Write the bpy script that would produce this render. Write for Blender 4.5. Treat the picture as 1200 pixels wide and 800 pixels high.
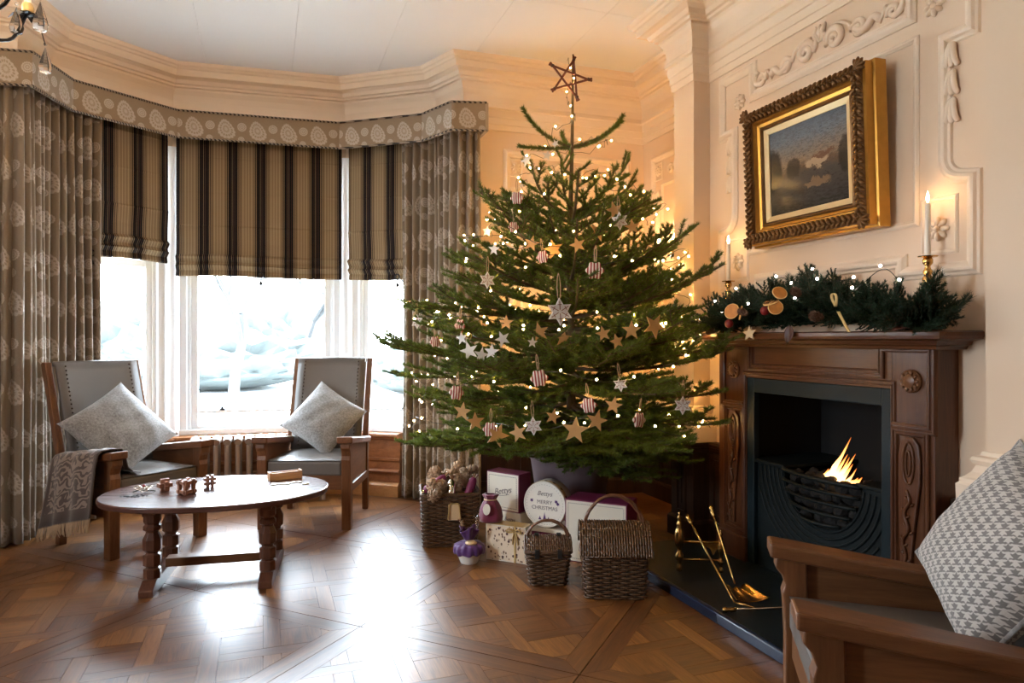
import bpy, bmesh, math, random
import numpy as np
from mathutils import Vector, Matrix, Euler
from math import sin, cos, pi, radians as R

for o in list(bpy.data.objects): bpy.data.objects.remove(o)
S = bpy.context.scene
COL = S.collection
random.seed(11)
rng = np.random.default_rng(11)
U = random.uniform

# ---------------------------------------------------------------- camera
cd = bpy.data.cameras.new('camera'); cam = bpy.data.objects.new('camera', cd); COL.objects.link(cam)
cam.location = (0, 0, 1.2); cam.rotation_euler = (R(90), 0, R(-19.8))
cd.sensor_width = 36; cd.lens = 36*805/1200; cd.shift_y = -3/1200; cd.clip_start = .02
S.camera = cam
# ---------------------------------------------------------------- world and exposure
W = bpy.data.worlds.new('overcast_sky'); S.world = W; W.use_nodes = True
bg = W.node_tree.nodes['Background']
bg.inputs[0].default_value = (.75, .88, 1, 1); bg.inputs[1].default_value = 29.0
vs = S.view_settings
vs.view_transform = 'Standard'; vs.look = 'None'; vs.gamma = 1; vs.use_curve_mapping = False; vs.exposure = 1.17
FAIRY, SCONCE, CHAND, FIRE, CANDLE = 125.0, 250.0, 330.0, 3.0, 50.0

# ---------------------------------------------------------------- mesh helpers
def rot(ax, deg): return Matrix.Rotation(R(deg), 4, ax)
def T(x, y, z): return Matrix.Translation((x, y, z))

class MB:
    def __init__(s): s.v = []; s.f = []; s.uv = {}
    def add(s, vs, fs, M=None):
        o = len(s.v)
        s.v += [tuple(M @ Vector(p)) for p in vs] if M is not None else [tuple(p) for p in vs]
        s.f += [tuple(i+o for i in f) for f in fs]
        return s
    def box(s, x0, x1, y0, y1, z0, z1, M=None):
        return s.add([(x0,y0,z0),(x1,y0,z0),(x1,y1,z0),(x0,y1,z0),(x0,y0,z1),(x1,y0,z1),(x1,y1,z1),(x0,y1,z1)],
                     [(0,3,2,1),(4,5,6,7),(0,1,5,4),(1,2,6,5),(2,3,7,6),(3,0,4,7)], M)
    def bar(s, p, q, w, h, up=(0,0,1), w2=None, h2=None):
        p, q = Vector(p), Vector(q); d = (q-p).normalized()
        x = d.cross(Vector(up)).normalized(); u = x.cross(d)
        w2 = w2 or w; h2 = h2 or h
        vs = []
        for c, a, b in ((p, w, h), (q, w2, h2)):
            vs += [c-x*a/2-u*b/2, c+x*a/2-u*b/2, c+x*a/2+u*b/2, c-x*a/2+u*b/2]
        return s.add(vs, [(0,1,2,3),(7,6,5,4),(0,4,5,1),(1,5,6,2),(2,6,7,3),(3,7,4,0)])
    def tube(s, pts, r, n=8, closed=False, M=None):
        P = [Vector(p) for p in pts]; m = len(P)
        rs = r if hasattr(r, '__len__') else [r]*m
        vs = []; u = None
        for i in range(m):
            a = P[i-1] if (i > 0 or closed) else P[0]; b = P[(i+1) % m] if (i < m-1 or closed) else P[-1]
            d = (b-a)
            d = d.normalized() if d.length > 1e-9 else Vector((0,0,1))
            if u is None:
                u = d.cross(Vector((0,0,1)) if abs(d.z) < .9 else Vector((1,0,0))).normalized()
            u = (u-d*u.dot(d))
            u = u.normalized() if u.length > 1e-6 else d.orthogonal().normalized()
            w = d.cross(u)
            for k in range(n):
                t = 2*pi*k/n; vs.append(P[i]+(u*cos(t)+w*sin(t))*rs[i])
        fs = []
        for i in range(m if closed else m-1):
            j = (i+1) % m
            for k in range(n): fs.append((i*n+k, i*n+(k+1) % n, j*n+(k+1) % n, j*n+k))
        if not closed: fs += [tuple(range(n))[::-1], tuple(range((m-1)*n, m*n))]
        return s.add(vs, fs, M)
    def lathe(s, prof, n=20, M=None):
        m = len(prof); vs = []; fs = []
        for r, z in prof:
            for k in range(n): vs.append((max(r, 1e-4)*cos(2*pi*k/n), max(r, 1e-4)*sin(2*pi*k/n), z))
        for i in range(m-1):
            for k in range(n): fs.append((i*n+k, i*n+(k+1) % n, (i+1)*n+(k+1) % n, (i+1)*n+k))
        fs += [tuple(range(n))[::-1], tuple(range((m-1)*n, m*n))]
        return s.add(vs, fs, M)
    def prism(s, poly, z0, z1, M=None):
        n = len(poly)
        a = sum(poly[i][0]*poly[(i+1) % n][1]-poly[(i+1) % n][0]*poly[i][1] for i in range(n))
        if a < 0: poly = poly[::-1]
        vs = [(x, y, z0) for x, y in poly]+[(x, y, z1) for x, y in poly]
        fs = [tuple(range(n))[::-1], tuple(range(n, 2*n))]+[(i, (i+1) % n, (i+1) % n+n, i+n) for i in range(n)]
        return s.add(vs, fs, M)
    def sweep(s, prof, path, closed=False, M=None, close_prof=True):
        """profile (offset to the right of travel, height) along a plane path, mitred"""
        n = len(path); m = len(prof); vs = []
        P = [Vector(p) for p in path]
        for i in range(n):
            d0 = (P[i]-P[i-1]).normalized() if (i > 0 or closed) else None
            d1 = (P[(i+1) % n]-P[i]).normalized() if (i < n-1 or closed) else None
            d0 = d0 or d1; d1 = d1 or d0
            n0 = Vector((d0.y, -d0.x)); n1 = Vector((d1.y, -d1.x))
            mm = (n0+n1)/max(.25, 1+n0.dot(n1))
            for off, h in prof: vs.append((P[i].x+mm.x*off, P[i].y+mm.y*off, h))
        fs = []; k2 = m if close_prof else m-1
        for i in range(n if closed else n-1):
            j = (i+1) % n
            for k in range(k2): fs.append((i*m+k, j*m+k, j*m+(k+1) % m, i*m+(k+1) % m))
        if not closed and close_prof: fs += [tuple(range(m)), tuple(range((n-1)*m, n*m))[::-1]]
        return s.add(vs, fs, M)
    def ball(s, c, r, n=10, m=6, sq=(1,1,1)):
        prof = [(r*sin(pi*i/m), -r*cos(pi*i/m)) for i in range(m+1)]
        return s.lathe(prof, n, T(*c) @ Matrix.Diagonal((*sq, 1)))
    def build(s, name, mat, parent=None, smooth=False, bev=0, sub=0, sol=0, kind=None, fix=True):
        me = bpy.data.meshes.new(name); me.from_pydata(s.v, [], s.f)
        if fix:
            b = bmesh.new(); b.from_mesh(me); bmesh.ops.recalc_face_normals(b, faces=b.faces); b.to_mesh(me); b.free()
        if smooth:
            me.polygons.foreach_set('use_smooth', [True]*len(me.polygons))
        o = link(name, me, mat, parent)
        if smooth == 'auto':
            try: me.set_sharp_from_angle(angle=R(40))
            except Exception: pass
        if bev:
            md = o.modifiers.new('bevel', 'BEVEL'); md.width = bev; md.segments = 2; md.limit_method = 'ANGLE'; md.angle_limit = R(40)
        if sol:
            md = o.modifiers.new('solid', 'SOLIDIFY'); md.thickness = sol; md.offset = 0
        if sub:
            md = o.modifiers.new('sub', 'SUBSURF'); md.levels = sub; md.render_levels = sub
        if kind: o['kind'] = kind
        return o

def link(name, me, mat=None, parent=None):
    o = bpy.data.objects.new(name, me); COL.objects.link(o)
    if mat is not None and me is not None: me.materials.append(mat)
    if parent is not None: o.parent = parent
    return o
def tag(o, label, cat=None, group=None, kind=None):
    o['label'] = label
    if cat: o['category'] = cat
    if group: o['group'] = group
    if kind: o['kind'] = kind
    return o
def thing(name, label, cat, loc=(0,0,0), rz=0, group=None):
    o = bpy.data.objects.new(name, None); COL.objects.link(o); o.location = loc; o.rotation_euler = (0, 0, R(rz))
    o.empty_display_size = .05
    return tag(o, label, cat, group)
def dup(root, loc=None, rotation=None, label=None):
    r = root.copy(); COL.objects.link(r)
    if loc is not None: r.location = loc
    if rotation is not None: r.rotation_euler = rotation
    if label: r['label'] = label
    for ch in root.children:
        c = ch.copy(); COL.objects.link(c); c.parent = r
        for g in ch.children:
            d = g.copy(); COL.objects.link(d); d.parent = c
    return r
def struct(o, label): return tag(o, label, kind='structure')
def grid_mesh(name, fn, nu, nv, mat, parent=None, sol=0, uvs=None, smooth=True, closed_u=False):
    """fn(i/nu, j/nv) -> point ; uvs(i/nu, j/nv) -> uv"""
    vs = [fn(i/nu, j/nv) for j in range(nv+1) for i in range(nu+1)]
    fs = [(j*(nu+1)+i, j*(nu+1)+i+1, (j+1)*(nu+1)+i+1, (j+1)*(nu+1)+i) for j in range(nv) for i in range(nu)]
    me = bpy.data.meshes.new(name); me.from_pydata(vs, [], fs)
    ul = me.uv_layers.new(name='UVMap')
    uu = [(uvs or (lambda a, b: (a, b)))(i/nu, j/nv) for j in range(nv+1) for i in range(nu+1)]
    idx = np.empty(len(me.loops), dtype=np.int32); me.loops.foreach_get('vertex_index', idx)
    ul.data.foreach_set('uv', np.array(uu, dtype=np.float32)[idx].ravel())
    if smooth: me.polygons.foreach_set('use_smooth', [True]*len(me.polygons))
    o = link(name, me, mat, parent)
    if sol:
        md = o.modifiers.new('solid', 'SOLIDIFY'); md.thickness = sol; md.offset = 0
    return o
def crom(pts, n=8):
    """Catmull-Rom through 3D points"""
    P = [Vector(p) for p in pts]; P = [P[0]*2-P[1]]+P+[P[-1]*2-P[-2]]; out = []
    for i in range(1, len(P)-2):
        for k in range(n):
            t = k/n; a, b, c, d = P[i-1], P[i], P[i+1], P[i+2]
            out.append(.5*((2*b)+(c-a)*t+(2*a-5*b+4*c-d)*t*t+(3*b-a-3*c+d)*t**3))
    out.append(P[-2]); return out
def star_poly(n, ro, ri, a0=90):
    return [((ro if k % 2 == 0 else ri)*cos(R(a0)+pi*k/n), (ro if k % 2 == 0 else ri)*sin(R(a0)+pi*k/n)) for k in range(2*n)]
def frame3(n, up=(0,0,1), c=(0,0,0)):
    """matrix whose local Z looks along n and local Y is as close to up as it can be"""
    z = Vector(n).normalized(); x = Vector(up).cross(z)
    x = x.normalized() if x.length > 1e-5 else z.orthogonal().normalized()
    y = z.cross(x)
    M = Matrix((x, y, z)).transposed().to_4x4(); M.translation = Vector(c); return M
def text(name, body, size, mat, parent, M, shear=0, depth=.0006):
    cu = bpy.data.curves.new(name, 'FONT'); cu.body = body; cu.size = size; cu.align_x = 'CENTER'; cu.align_y = 'CENTER'
    cu.shear = shear; cu.extrude = depth; cu.resolution_u = 3
    t = bpy.data.objects.new(name, cu); COL.objects.link(t)
    me = bpy.data.meshes.new_from_object(t.evaluated_get(bpy.context.evaluated_depsgraph_get()))
    bpy.data.objects.remove(t); bpy.data.curves.remove(cu)
    me.name = name; me.transform(M); me.materials.clear()
    return link(name, me, mat, parent)

# ---------------------------------------------------------------- materials
def mk(name):
    m = bpy.data.materials.new(name); m.use_nodes = True
    return m, m.node_tree, m.node_tree.nodes['Principled BSDF']
def nd(nt, t, ins=None, **kw):
    n = nt.nodes.new('ShaderNode'+t)
    for k, v in kw.items(): setattr(n, k, v)
    for k, v in (ins or {}).items():
        if isinstance(v, bpy.types.NodeSocket): nt.links.new(v, n.inputs[k])
        else: n.inputs[k].default_value = v
    return n
def ma(nt, op, a, b=0.0, c=None):
    ins = {0: a, 1: b}
    if c is not None: ins[2] = c
    return nd(nt, 'Math', ins, operation=op).outputs[0]
def ramp(nt, fac, stops, interp='LINEAR'):
    r = nd(nt, 'ValToRGB', {0: fac}); e = r.color_ramp; e.interpolation = interp
    while len(e.elements) < len(stops): e.elements.new(.5)
    for el, (p, c) in zip(e.elements, stops):
        el.position = p; el.color = (*c, 1) if len(c) == 3 else c
    return r.outputs[0]
def mix(nt, fac, a, b, mode='MIX'):
    n = nd(nt, 'Mix', data_type='RGBA', blend_type=mode)
    for s, v in ((n.inputs[0], fac), (n.inputs[6], a), (n.inputs[7], b)):
        if isinstance(v, bpy.types.NodeSocket): nt.links.new(v, s)
        else: s.default_value = v if not hasattr(v, '__len__') else ((*v, 1) if len(v) == 3 else v)
    return n.outputs[2]
def coord(nt, kind='Object', scale=(1,1,1)):
    t = nd(nt, 'TexCoord')
    return nd(nt, 'Mapping', {0: t.outputs[kind], 3: scale}).outputs[0]
def noise(nt, vec, scale, detail=3, rough=.55, dist=0):
    return nd(nt, 'TexNoise', {'Vector': vec, 'Scale': scale, 'Detail': detail, 'Roughness': rough, 'Distortion': dist}).outputs[0]
def bump(nt, b, h, strength=.3, dist=.01):
    n = nd(nt, 'Bump', {'Strength': strength, 'Distance': dist, 'Height': h}); nt.links.new(n.outputs[0], b.inputs['Normal'])
def setp(b, **kw):
    for k, v in kw.items():
        b.inputs[{'rough': 'Roughness', 'metal': 'Metallic', 'spec': 'Specular IOR Level', 'coat': 'Coat Weight', 'coatr': 'Coat Roughness', 'sheen': 'Sheen Weight'}[k]].default_value = v
def basic(name, col, rough=.6, metal=0, var=.12, scale=9, bmp=0, bscale=60, coat=0, spec=.5, sheen=0):
    m, nt, b = mk(name); v = coord(nt)
    c = mix(nt, noise(nt, v, scale, 4), tuple(max(0, x*(1-var)) for x in col), tuple(min(1, x*(1+var)) for x in col))
    nt.links.new(c, b.inputs['Base Color']); setp(b, rough=rough, metal=metal, coat=coat, spec=spec, sheen=sheen)
    if bmp: bump(nt, b, noise(nt, v, bscale, 4), bmp, .004)
    return m
def emit(name, col, strength):
    m, nt, b = mk(name); b.inputs['Base Color'].default_value = (*col, 1)
    b.inputs['Emission Color'].default_value = (*col, 1); b.inputs['Emission Strength'].default_value = strength
    return m
def wood(name, c1, c2, axis=2, s=6, rough=.38, coat=.2, stretch=14, kind='Object', bmp=.12):
    m, nt, b = mk(name); sc = [s*1.0]*3; sc[axis] = s/stretch
    v = coord(nt, kind, sc)
    n1 = noise(nt, v, 4, 6, .65, .6); n2 = noise(nt, v, 26, 4, .6)
    f = ma(nt, 'ADD', ma(nt, 'MULTIPLY', n1, .7), ma(nt, 'MULTIPLY', n2, .3))
    c = ramp(nt, f, [(.32, c1), (.5, tuple((a+d)/2 for a, d in zip(c1, c2))), (.66, c2)])
    nt.links.new(c, b.inputs['Base Color']); setp(b, rough=rough, coat=coat*.5, coatr=.3, spec=.35)
    bump(nt, b, n2, bmp, .002); return m

OAK1, OAK2 = (.082, .029, .010), (.200, .083, .031)
M = {}
M['oakX'] = wood('oak_x', OAK1, OAK2, 0); M['oakY'] = wood('oak_y', OAK1, OAK2, 1); M['oakZ'] = wood('oak_z', OAK1, OAK2, 2)
D1, D2 = (.048, .015, .0055), (.130, .047, .017)
M['mahoY'] = wood('surround_y', D1, D2, 1, rough=.3, coat=.3); M['mahoZ'] = wood('surround_z', D1, D2, 2, rough=.3, coat=.3)
E1, E2 = (.022, .011, .007), (.055, .026, .014)
M['dado'] = wood('dark_dado', E1, E2, 2, rough=.4)
M['pine'] = wood('bay_oak', (.18, .062, .02), (.36, .14, .05), 0, rough=.35)
M['skirt'] = wood('bay_plinth', (.36, .16, .05), (.55, .27, .10), 0, rough=.32)
M['puzzle'] = wood('puzzle_wood', (.17, .07, .04), (.34, .16, .10), 0, s=20, rough=.5)
M['tray'] = wood('tray_wood', (.38, .18, .07), (.55, .29, .12), 0, s=14, rough=.5)
M['tabletop'] = wood('table_top', (.045, .018, .013), (.105, .044, .030), 0, rough=.22, coat=.5)
M['tablez'] = wood('table_leg', (.060, .022, .012), (.135, .052, .028), 2, rough=.33, coat=.3)
M['tabley'] = wood('table_foot', (.060, .022, .012), (.135, .052, .028), 1, rough=.33, coat=.3)
M['wall'] = basic('cream_wall', (.75, .57, .405), .55, var=.025, scale=3, bmp=.03, bscale=40)
M['plaster'] = basic('cream_plaster', (.80, .65, .495), .5, var=.02, scale=5)
M['ceil'] = basic('white_ceiling', (.80, .80, .80), .7, var=.02, scale=2)
M['white'] = basic('white_paint', (.80, .83, .86), .35, var=.02)
M['brass'] = basic('brass', (.62, .38, .13), .24, 1, var=.2, scale=20)
M['iron'] = basic('cast_iron', (.005, .009, .010), .55, 0, var=.3, scale=14, bmp=.15, bscale=90, spec=.22)
M['ironframe'] = basic('iron_frame', (.006, .015, .020), .45, 0, var=.2, scale=8, spec=.3)
M['black'] = basic('black_iron', (.012, .011, .012), .4, .6)
M['hearth'] = basic('hearth_slate', (.007, .012, .015), .36, var=.25, scale=6, spec=.35)
M['hearthedge'] = basic('hearth_tile', (.014, .022, .045), .25, var=.2, scale=5)
M['soot'] = basic('soot', (.005, .005, .005), .9, var=.4)
M['coal'] = basic('coal', (.009, .0075, .0065), .8, var=.5, scale=30, bmp=.4)
M['leather'] = basic('taupe_leather', (.112, .096, .083), .45, var=.10, scale=6, bmp=.08, bscale=160)
M['stud'] = basic('dark_stud', (.06, .045, .03), .35, .8)
M['magenta'] = basic('magenta_card', (.17, .012, .06), .5, var=.08)
M['cream'] = basic('cream_card', (.78, .72, .60), .55, var=.03)
M['ink'] = basic('dark_ink', (.05, .035, .03), .7)
M['greyink'] = basic('grey_ink', (.20, .17, .17), .7)
M['purple'] = basic('purple_cloth', (.075, .014, .13), .6, var=.25, scale=20, bmp=.3, bscale=60, sheen=.3)
M['sack'] = basic('magenta_velvet', (.16, .008, .045), .6, var=.3, scale=12, bmp=.3, bscale=40, sheen=.5)
M['bowl'] = basic('white_bowl', (.80, .76, .68), .25, var=.02)
M['pot'] = basic('mauve_pot', (.165, .115, .125), .55, var=.12, scale=8, bmp=.05)
M['soil'] = basic('soil', (.03, .02, .012), .9, var=.4, bmp=.5)
M['wick'] = basic('wicker', (.105, .052, .024), .36, var=.6, scale=26)
M['wickd'] = basic('wicker_dark', (.050, .024, .012), .5, var=.5, scale=26)
M['strap'] = basic('black_leather_strap', (.012, .011, .010), .5)
M['card'] = basic('kraft_card', (.66, .48, .27), .7, var=.05)
M['gold'] = basic('gold_ribbon', (.50, .34, .13), .4, .3, var=.15)
M['star_brown'] = basic('brown_card', (.45, .25, .085), .6, var=.12, scale=20)
M['star_white'] = basic('white_wood', (.60, .58, .55), .55, var=.06, scale=30)
M['star_pattern'] = basic('pattern_ink', (.28, .14, .10), .6)
M['thread'] = basic('thread', (.40, .28, .17), .8)
M['twigstar'] = basic('red_brown_twig', (.13, .03, .016), .55, var=.3, scale=40)
M['bark'] = basic('bark', (.085, .062, .032), .85, var=.35, scale=30, bmp=.5)
M['wire'] = basic('dark_wire', (.012, .016, .012), .5)
M['wax'] = basic('ivory_wax', (.82, .74, .62), .4, var=.02)
M['orange'] = basic('dried_orange', (.50, .19, .03), .5, var=.35, scale=40)
M['rind'] = basic('orange_rind', (.72, .45, .16), .6, var=.2, scale=40)
M['cone'] = basic('pine_cone', (.16, .085, .05), .7, var=.4, scale=40)
M['conelit'] = basic('pale_cone', (.46, .31, .19), .6, var=.45, scale=30)  # paler brown for the cones in the open basket
M['leaf'] = basic('brown_leaf', (.06, .018, .014), .5, var=.3)
M['red'] = basic('red_fruit', (.20, .012, .012), .35, var=.3)
M['bauble'] = basic('silver_bauble', (.75, .68, .60), .08, 1, var=.05)
M['rad'] = basic('radiator_paint', (.27, .215, .175), .36, var=.05)
M['garden'] = basic('frosted_lawn', (.50, .53, .52), .9, var=.2, scale=.6)
M['shrub'] = basic('frosted_shrub', (.036, .043, .041), .9, var=.6, scale=2)
M['frame_gold'] = basic('gilt', (.50, .26, .05), .32, .85, var=.3, scale=18, bmp=.15, bscale=50)
M['frame_dark'] = basic('aged_gilt', (.17, .085, .03), .42, .7, var=.6, scale=22, bmp=.3, bscale=60)
M['slip'] = basic('gilt_slip', (.68, .52, .28), .45, .3, var=.05)
M['fire'] = emit('flame', (1, .45, .12), FIRE)
M['fairy'] = emit('fairy_bulb', (1, .56, .17), FAIRY)
M['fairyw'] = emit('garland_bulb', (1, .78, .70), 25)
M['sconceb'] = emit('sconce_bulb', (1, .62, .28), SCONCE)
M['chandb'] = emit('chandelier_bulb', (1, .72, .46), CHAND)
M['candle'] = emit('candle_flame', (1, .60, .26), CANDLE)

def glassy(name, ior=1.5, rough=0.0, thin=False, tint=(1,1,1)):
    m, nt, b = mk(name)
    if thin:
        tr = nd(nt, 'BsdfTransparent', {0: (*tint, 1)}); gl = nd(nt, 'BsdfGlossy', {'Roughness': .02})
        fr = nd(nt, 'Fresnel', {0: 1.45}); mx = nd(nt, 'MixShader', {0: ma(nt, 'MULTIPLY', fr.outputs[0], .6), 1: tr.outputs[0], 2: gl.outputs[0]})
        nt.links.new(mx.outputs[0], nt.nodes['Material Output'].inputs[0])
    else:
        b.inputs['Transmission Weight'].default_value = 1; b.inputs['IOR'].default_value = ior; setp(b, rough=rough)
        b.inputs['Base Color'].default_value = (*tint, 1)
    return m
M['pane'] = glassy('window_glass', thin=True)
M['crystal'] = glassy('crystal', 1.6, tint=(1, .97, .93))
M['cello'] = glassy('cellophane', thin=True, tint=(.90, .80, .66))

# needles: green with thin-leaf translucency
def needle_mat(name, c1, c2, rough=.45):
    m, nt, b = mk(name); v = coord(nt)
    c = mix(nt, noise(nt, v, 14, 3), c1, c2); nt.links.new(c, b.inputs['Base Color']); setp(b, rough=rough, spec=.35)
    tl = nd(nt, 'BsdfTranslucent', {0: c}); mx = nd(nt, 'MixShader', {0: .22, 1: b.outputs[0], 2: tl.outputs[0]})
    nt.links.new(mx.outputs[0], nt.nodes['Material Output'].inputs[0]); return m
M['needle'] = needle_mat('spruce_needles', (.050, .088, .012), (.135, .190, .026))
M['garland'] = needle_mat('garland_needles', (.010, .028, .016), (.030, .062, .030))

# striped roman blind, u in metres across the cloth
def stripes():
    m, nt, b = mk('striped_cloth'); t = nd(nt, 'UVMap'); x = nd(nt, 'SeparateXYZ', {0: t.outputs[0]}).outputs[0]
    f = ma(nt, 'FRACT', ma(nt, 'DIVIDE', x, .20))
    k, g, l, d = (.006, .007, .009), (.225, .155, .085), (.33, .24, .14), (.07, .038, .028)
    st = [(0, k), (.05, d), (.065, k), (.12, g), (.15, k), (.175, g), (.22, k), (.235, g), (.30, l), (.33, g), (.40, l), (.43, g), (.50, l), (.53, g),
          (.60, l), (.63, g), (.70, k), (.712, g), (.75, k), (.775, g), (.80, k), (.86, d), (.875, k), (.92, g), (.935, k), (.97, d)]
    c = ramp(nt, f, st, 'CONSTANT'); nt.links.new(c, b.inputs['Base Color']); setp(b, rough=.85, spec=.15)
    tl = nd(nt, 'BsdfTranslucent', {0: c}); mx = nd(nt, 'MixShader', {0: .10, 1: b.outputs[0], 2: tl.outputs[0]})
    nt.links.new(mx.outputs[0], nt.nodes['Material Output'].inputs[0]); return m
def motif(nt, u, v, cw, ch, ou, ov, rx, ry, lean=0, brick=True):
    """soft mask of a repeating oval medallion with a beaded interior"""
    vv = ma(nt, 'DIVIDE', ma(nt, 'ADD', v, ov), ch); row = ma(nt, 'FLOOR', vv)
    uu = ma(nt, 'DIVIDE', ma(nt, 'ADD', u, ou), cw)
    if brick: uu = ma(nt, 'ADD', uu, ma(nt, 'MULTIPLY', ma(nt, 'FLOORED_MODULO', row, 2.0), .5))
    y = ma(nt, 'MULTIPLY', ma(nt, 'SUBTRACT', ma(nt, 'FRACT', vv), .5), ch)
    x = ma(nt, 'MULTIPLY', ma(nt, 'SUBTRACT', ma(nt, 'FRACT', uu), .5), cw)
    if lean: x = ma(nt, 'ADD', x, ma(nt, 'MULTIPLY', y, lean))
    xx = ma(nt, 'DIVIDE', x, rx)
    if lean: xx = ma(nt, 'DIVIDE', xx, ma(nt, 'SUBTRACT', 1.0, ma(nt, 'MULTIPLY', y, .35/ry)))
    yy = ma(nt, 'DIVIDE', y, ry)
    d = ma(nt, 'SQRT', ma(nt, 'ADD', ma(nt, 'MULTIPLY', xx, xx), ma(nt, 'MULTIPLY', yy, yy)))
    ins = ma(nt, 'LESS_THAN', d, 1.0)
    an = ma(nt, 'ARCTAN2', yy, xx)
    rings = ma(nt, 'SINE', ma(nt, 'MULTIPLY', d, 17.0)); pet = ma(nt, 'SINE', ma(nt, 'MULTIPLY', an, 16.0))
    bead = ma(nt, 'GREATER_THAN', ma(nt, 'ADD', rings, ma(nt, 'MULTIPLY', pet, .8)), -.35)
    return ma(nt, 'MULTIPLY', ins, ma(nt, 'ADD', .27, ma(nt, 'MULTIPLY', bead, .75)))
def damask(name, base, pale, s=1.0, rough=.75):
    m, nt, b = mk(name); t = nd(nt, 'UVMap'); sp = nd(nt, 'SeparateXYZ', {0: t.outputs[0]}); u, v = sp.outputs[0], sp.outputs[1]
    k = motif(nt, u, v, .24*s, .26*s, 0, .03, .064*s, .080*s, .18)
    k = ma(nt, 'MAXIMUM', k, motif(nt, u, v, .24*s, .26*s, .12*s, .01, .036*s, .036*s))
    k = ma(nt, 'MAXIMUM', k, motif(nt, u, v, .24*s, .26*s, .125*s, .115*s, .026*s, .026*s))
    thr = noise(nt, nd(nt, 'Mapping', {0: t.outputs[0], 3: (900, 60, 1)}).outputs[0], 1, 2)
    base2 = mix(nt, thr, tuple(x*.82 for x in base), tuple(min(1, x*1.15) for x in base))
    c = mix(nt, ma(nt, 'MULTIPLY', k, .8), base2, pale); nt.links.new(c, b.inputs['Base Color'])
    setp(b, rough=rough, sheen=.25); bump(nt, b, k, .15, .002); return m
M['stripe'] = stripes()
M['damask'] = damask('curtain_damask', (.20, .150, .098), (.44, .375, .31))
M['pelmet'] = damask('pelmet_damask', (.27, .195, .12), (.52, .44, .36), .9)
M['lining'] = basic('curtain_lining', (.45, .47, .45), .8)

def cord_mat():
    m, nt, b = mk('twisted_cord'); v = coord(nt)
    w = nd(nt, 'TexWave', {'Vector': v, 'Scale': 24, 'Distortion': 1.5}, bands_direction='DIAGONAL').outputs[0]
    nt.links.new(ramp(nt, w, [(.35, (.02, .015, .012)), (.6, (.30, .24, .18))]), b.inputs['Base Color']); setp(b, rough=.7); return m
M['cord'] = cord_mat()
def fuzzy(name, c1, c2):
    m, nt, b = mk(name); v = coord(nt)
    n = noise(nt, v, 85, 6, .75); n2 = noise(nt, v, 7, 3)
    f_ = ma(nt, 'ADD', ma(nt, 'MULTIPLY', ma(nt, 'SUBTRACT', n, .5), 2.4), n2)
    nt.links.new(mix(nt, nd(nt, 'Clamp', {0: f_}).outputs[0], c1, c2), b.inputs['Base Color'])
    setp(b, rough=.9, sheen=.5); bump(nt, b, noise(nt, v, 180, 5, .7), .6, .006); return m
M['fur'] = fuzzy('grey_plush', (.11, .105, .10), (.38, .37, .36))
def houndstooth():
    m, nt, b = mk('houndstooth'); t = nd(nt, 'UVMap'); sp = nd(nt, 'SeparateXYZ', {0: t.outputs[0]})
    wob = noise(nt, t.outputs[0], 60, 2)
    u = ma(nt, 'MULTIPLY', sp.outputs[0], 17.0); v = ma(nt, 'MULTIPLY', sp.outputs[1], 17.0)
    u = ma(nt, 'ADD', u, ma(nt, 'MULTIPLY', wob, .18)); v = ma(nt, 'ADD', v, ma(nt, 'MULTIPLY', wob, .18))
    a = ma(nt, 'LESS_THAN', ma(nt, 'FRACT', u), .5); c = ma(nt, 'LESS_THAN', ma(nt, 'FRACT', v), .5)
    tw = ma(nt, 'LESS_THAN', ma(nt, 'FRACT', ma(nt, 'ADD', ma(nt, 'MULTIPLY', u, 2.0), ma(nt, 'MULTIPLY', v, 2.0))), .5)
    both = ma(nt, 'MULTIPLY', a, c); xor = ma(nt, 'ABSOLUTE', ma(nt, 'SUBTRACT', a, c))
    k = ma(nt, 'MAXIMUM', both, ma(nt, 'MULTIPLY', xor, tw))
    fl = noise(nt, t.outputs[0], 260, 3)
    dk = mix(nt, fl, (.10, .088, .082), (.22, .20, .185)); li = mix(nt, fl, (.38, .345, .305), (.62, .575, .52))
    nt.links.new(mix(nt, k, li, dk), b.inputs['Base Color']); setp(b, rough=.9, sheen=.3)
    bump(nt, b, fl, .5, .004); return m
M['hound'] = houndstooth()
def throw_mat():
    m, nt, b = mk('throw_damask'); t = nd(nt, 'UVMap'); sp = nd(nt, 'SeparateXYZ', {0: t.outputs[0]})
    w = nd(nt, 'TexWave', {'Vector': t.outputs[0], 'Scale': 7, 'Distortion': 14, 'Detail': 1.6, 'Detail Scale': 2.2}, wave_type='RINGS').outputs[0]
    k = ma(nt, 'GREATER_THAN', w, .52)
    bd = ma(nt, 'MULTIPLY', ma(nt, 'GREATER_THAN', sp.outputs[1], .07), ma(nt, 'MULTIPLY', ma(nt, 'GREATER_THAN', sp.outputs[0], .03), ma(nt, 'LESS_THAN', sp.outputs[0], .43)))
    k = ma(nt, 'MULTIPLY', k, bd)
    nt.links.new(mix(nt, k, (.058, .040, .034), (.23, .18, .15)), b.inputs['Base Color']); setp(b, rough=.85, sheen=.3)
    bump(nt, b, noise(nt, t.outputs[0], 300, 3), .3, .003); return m
M['throw'] = throw_mat()
M['fringe'] = basic('tan_fringe', (.42, .30, .19), .85, var=.2, scale=60)
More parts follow.
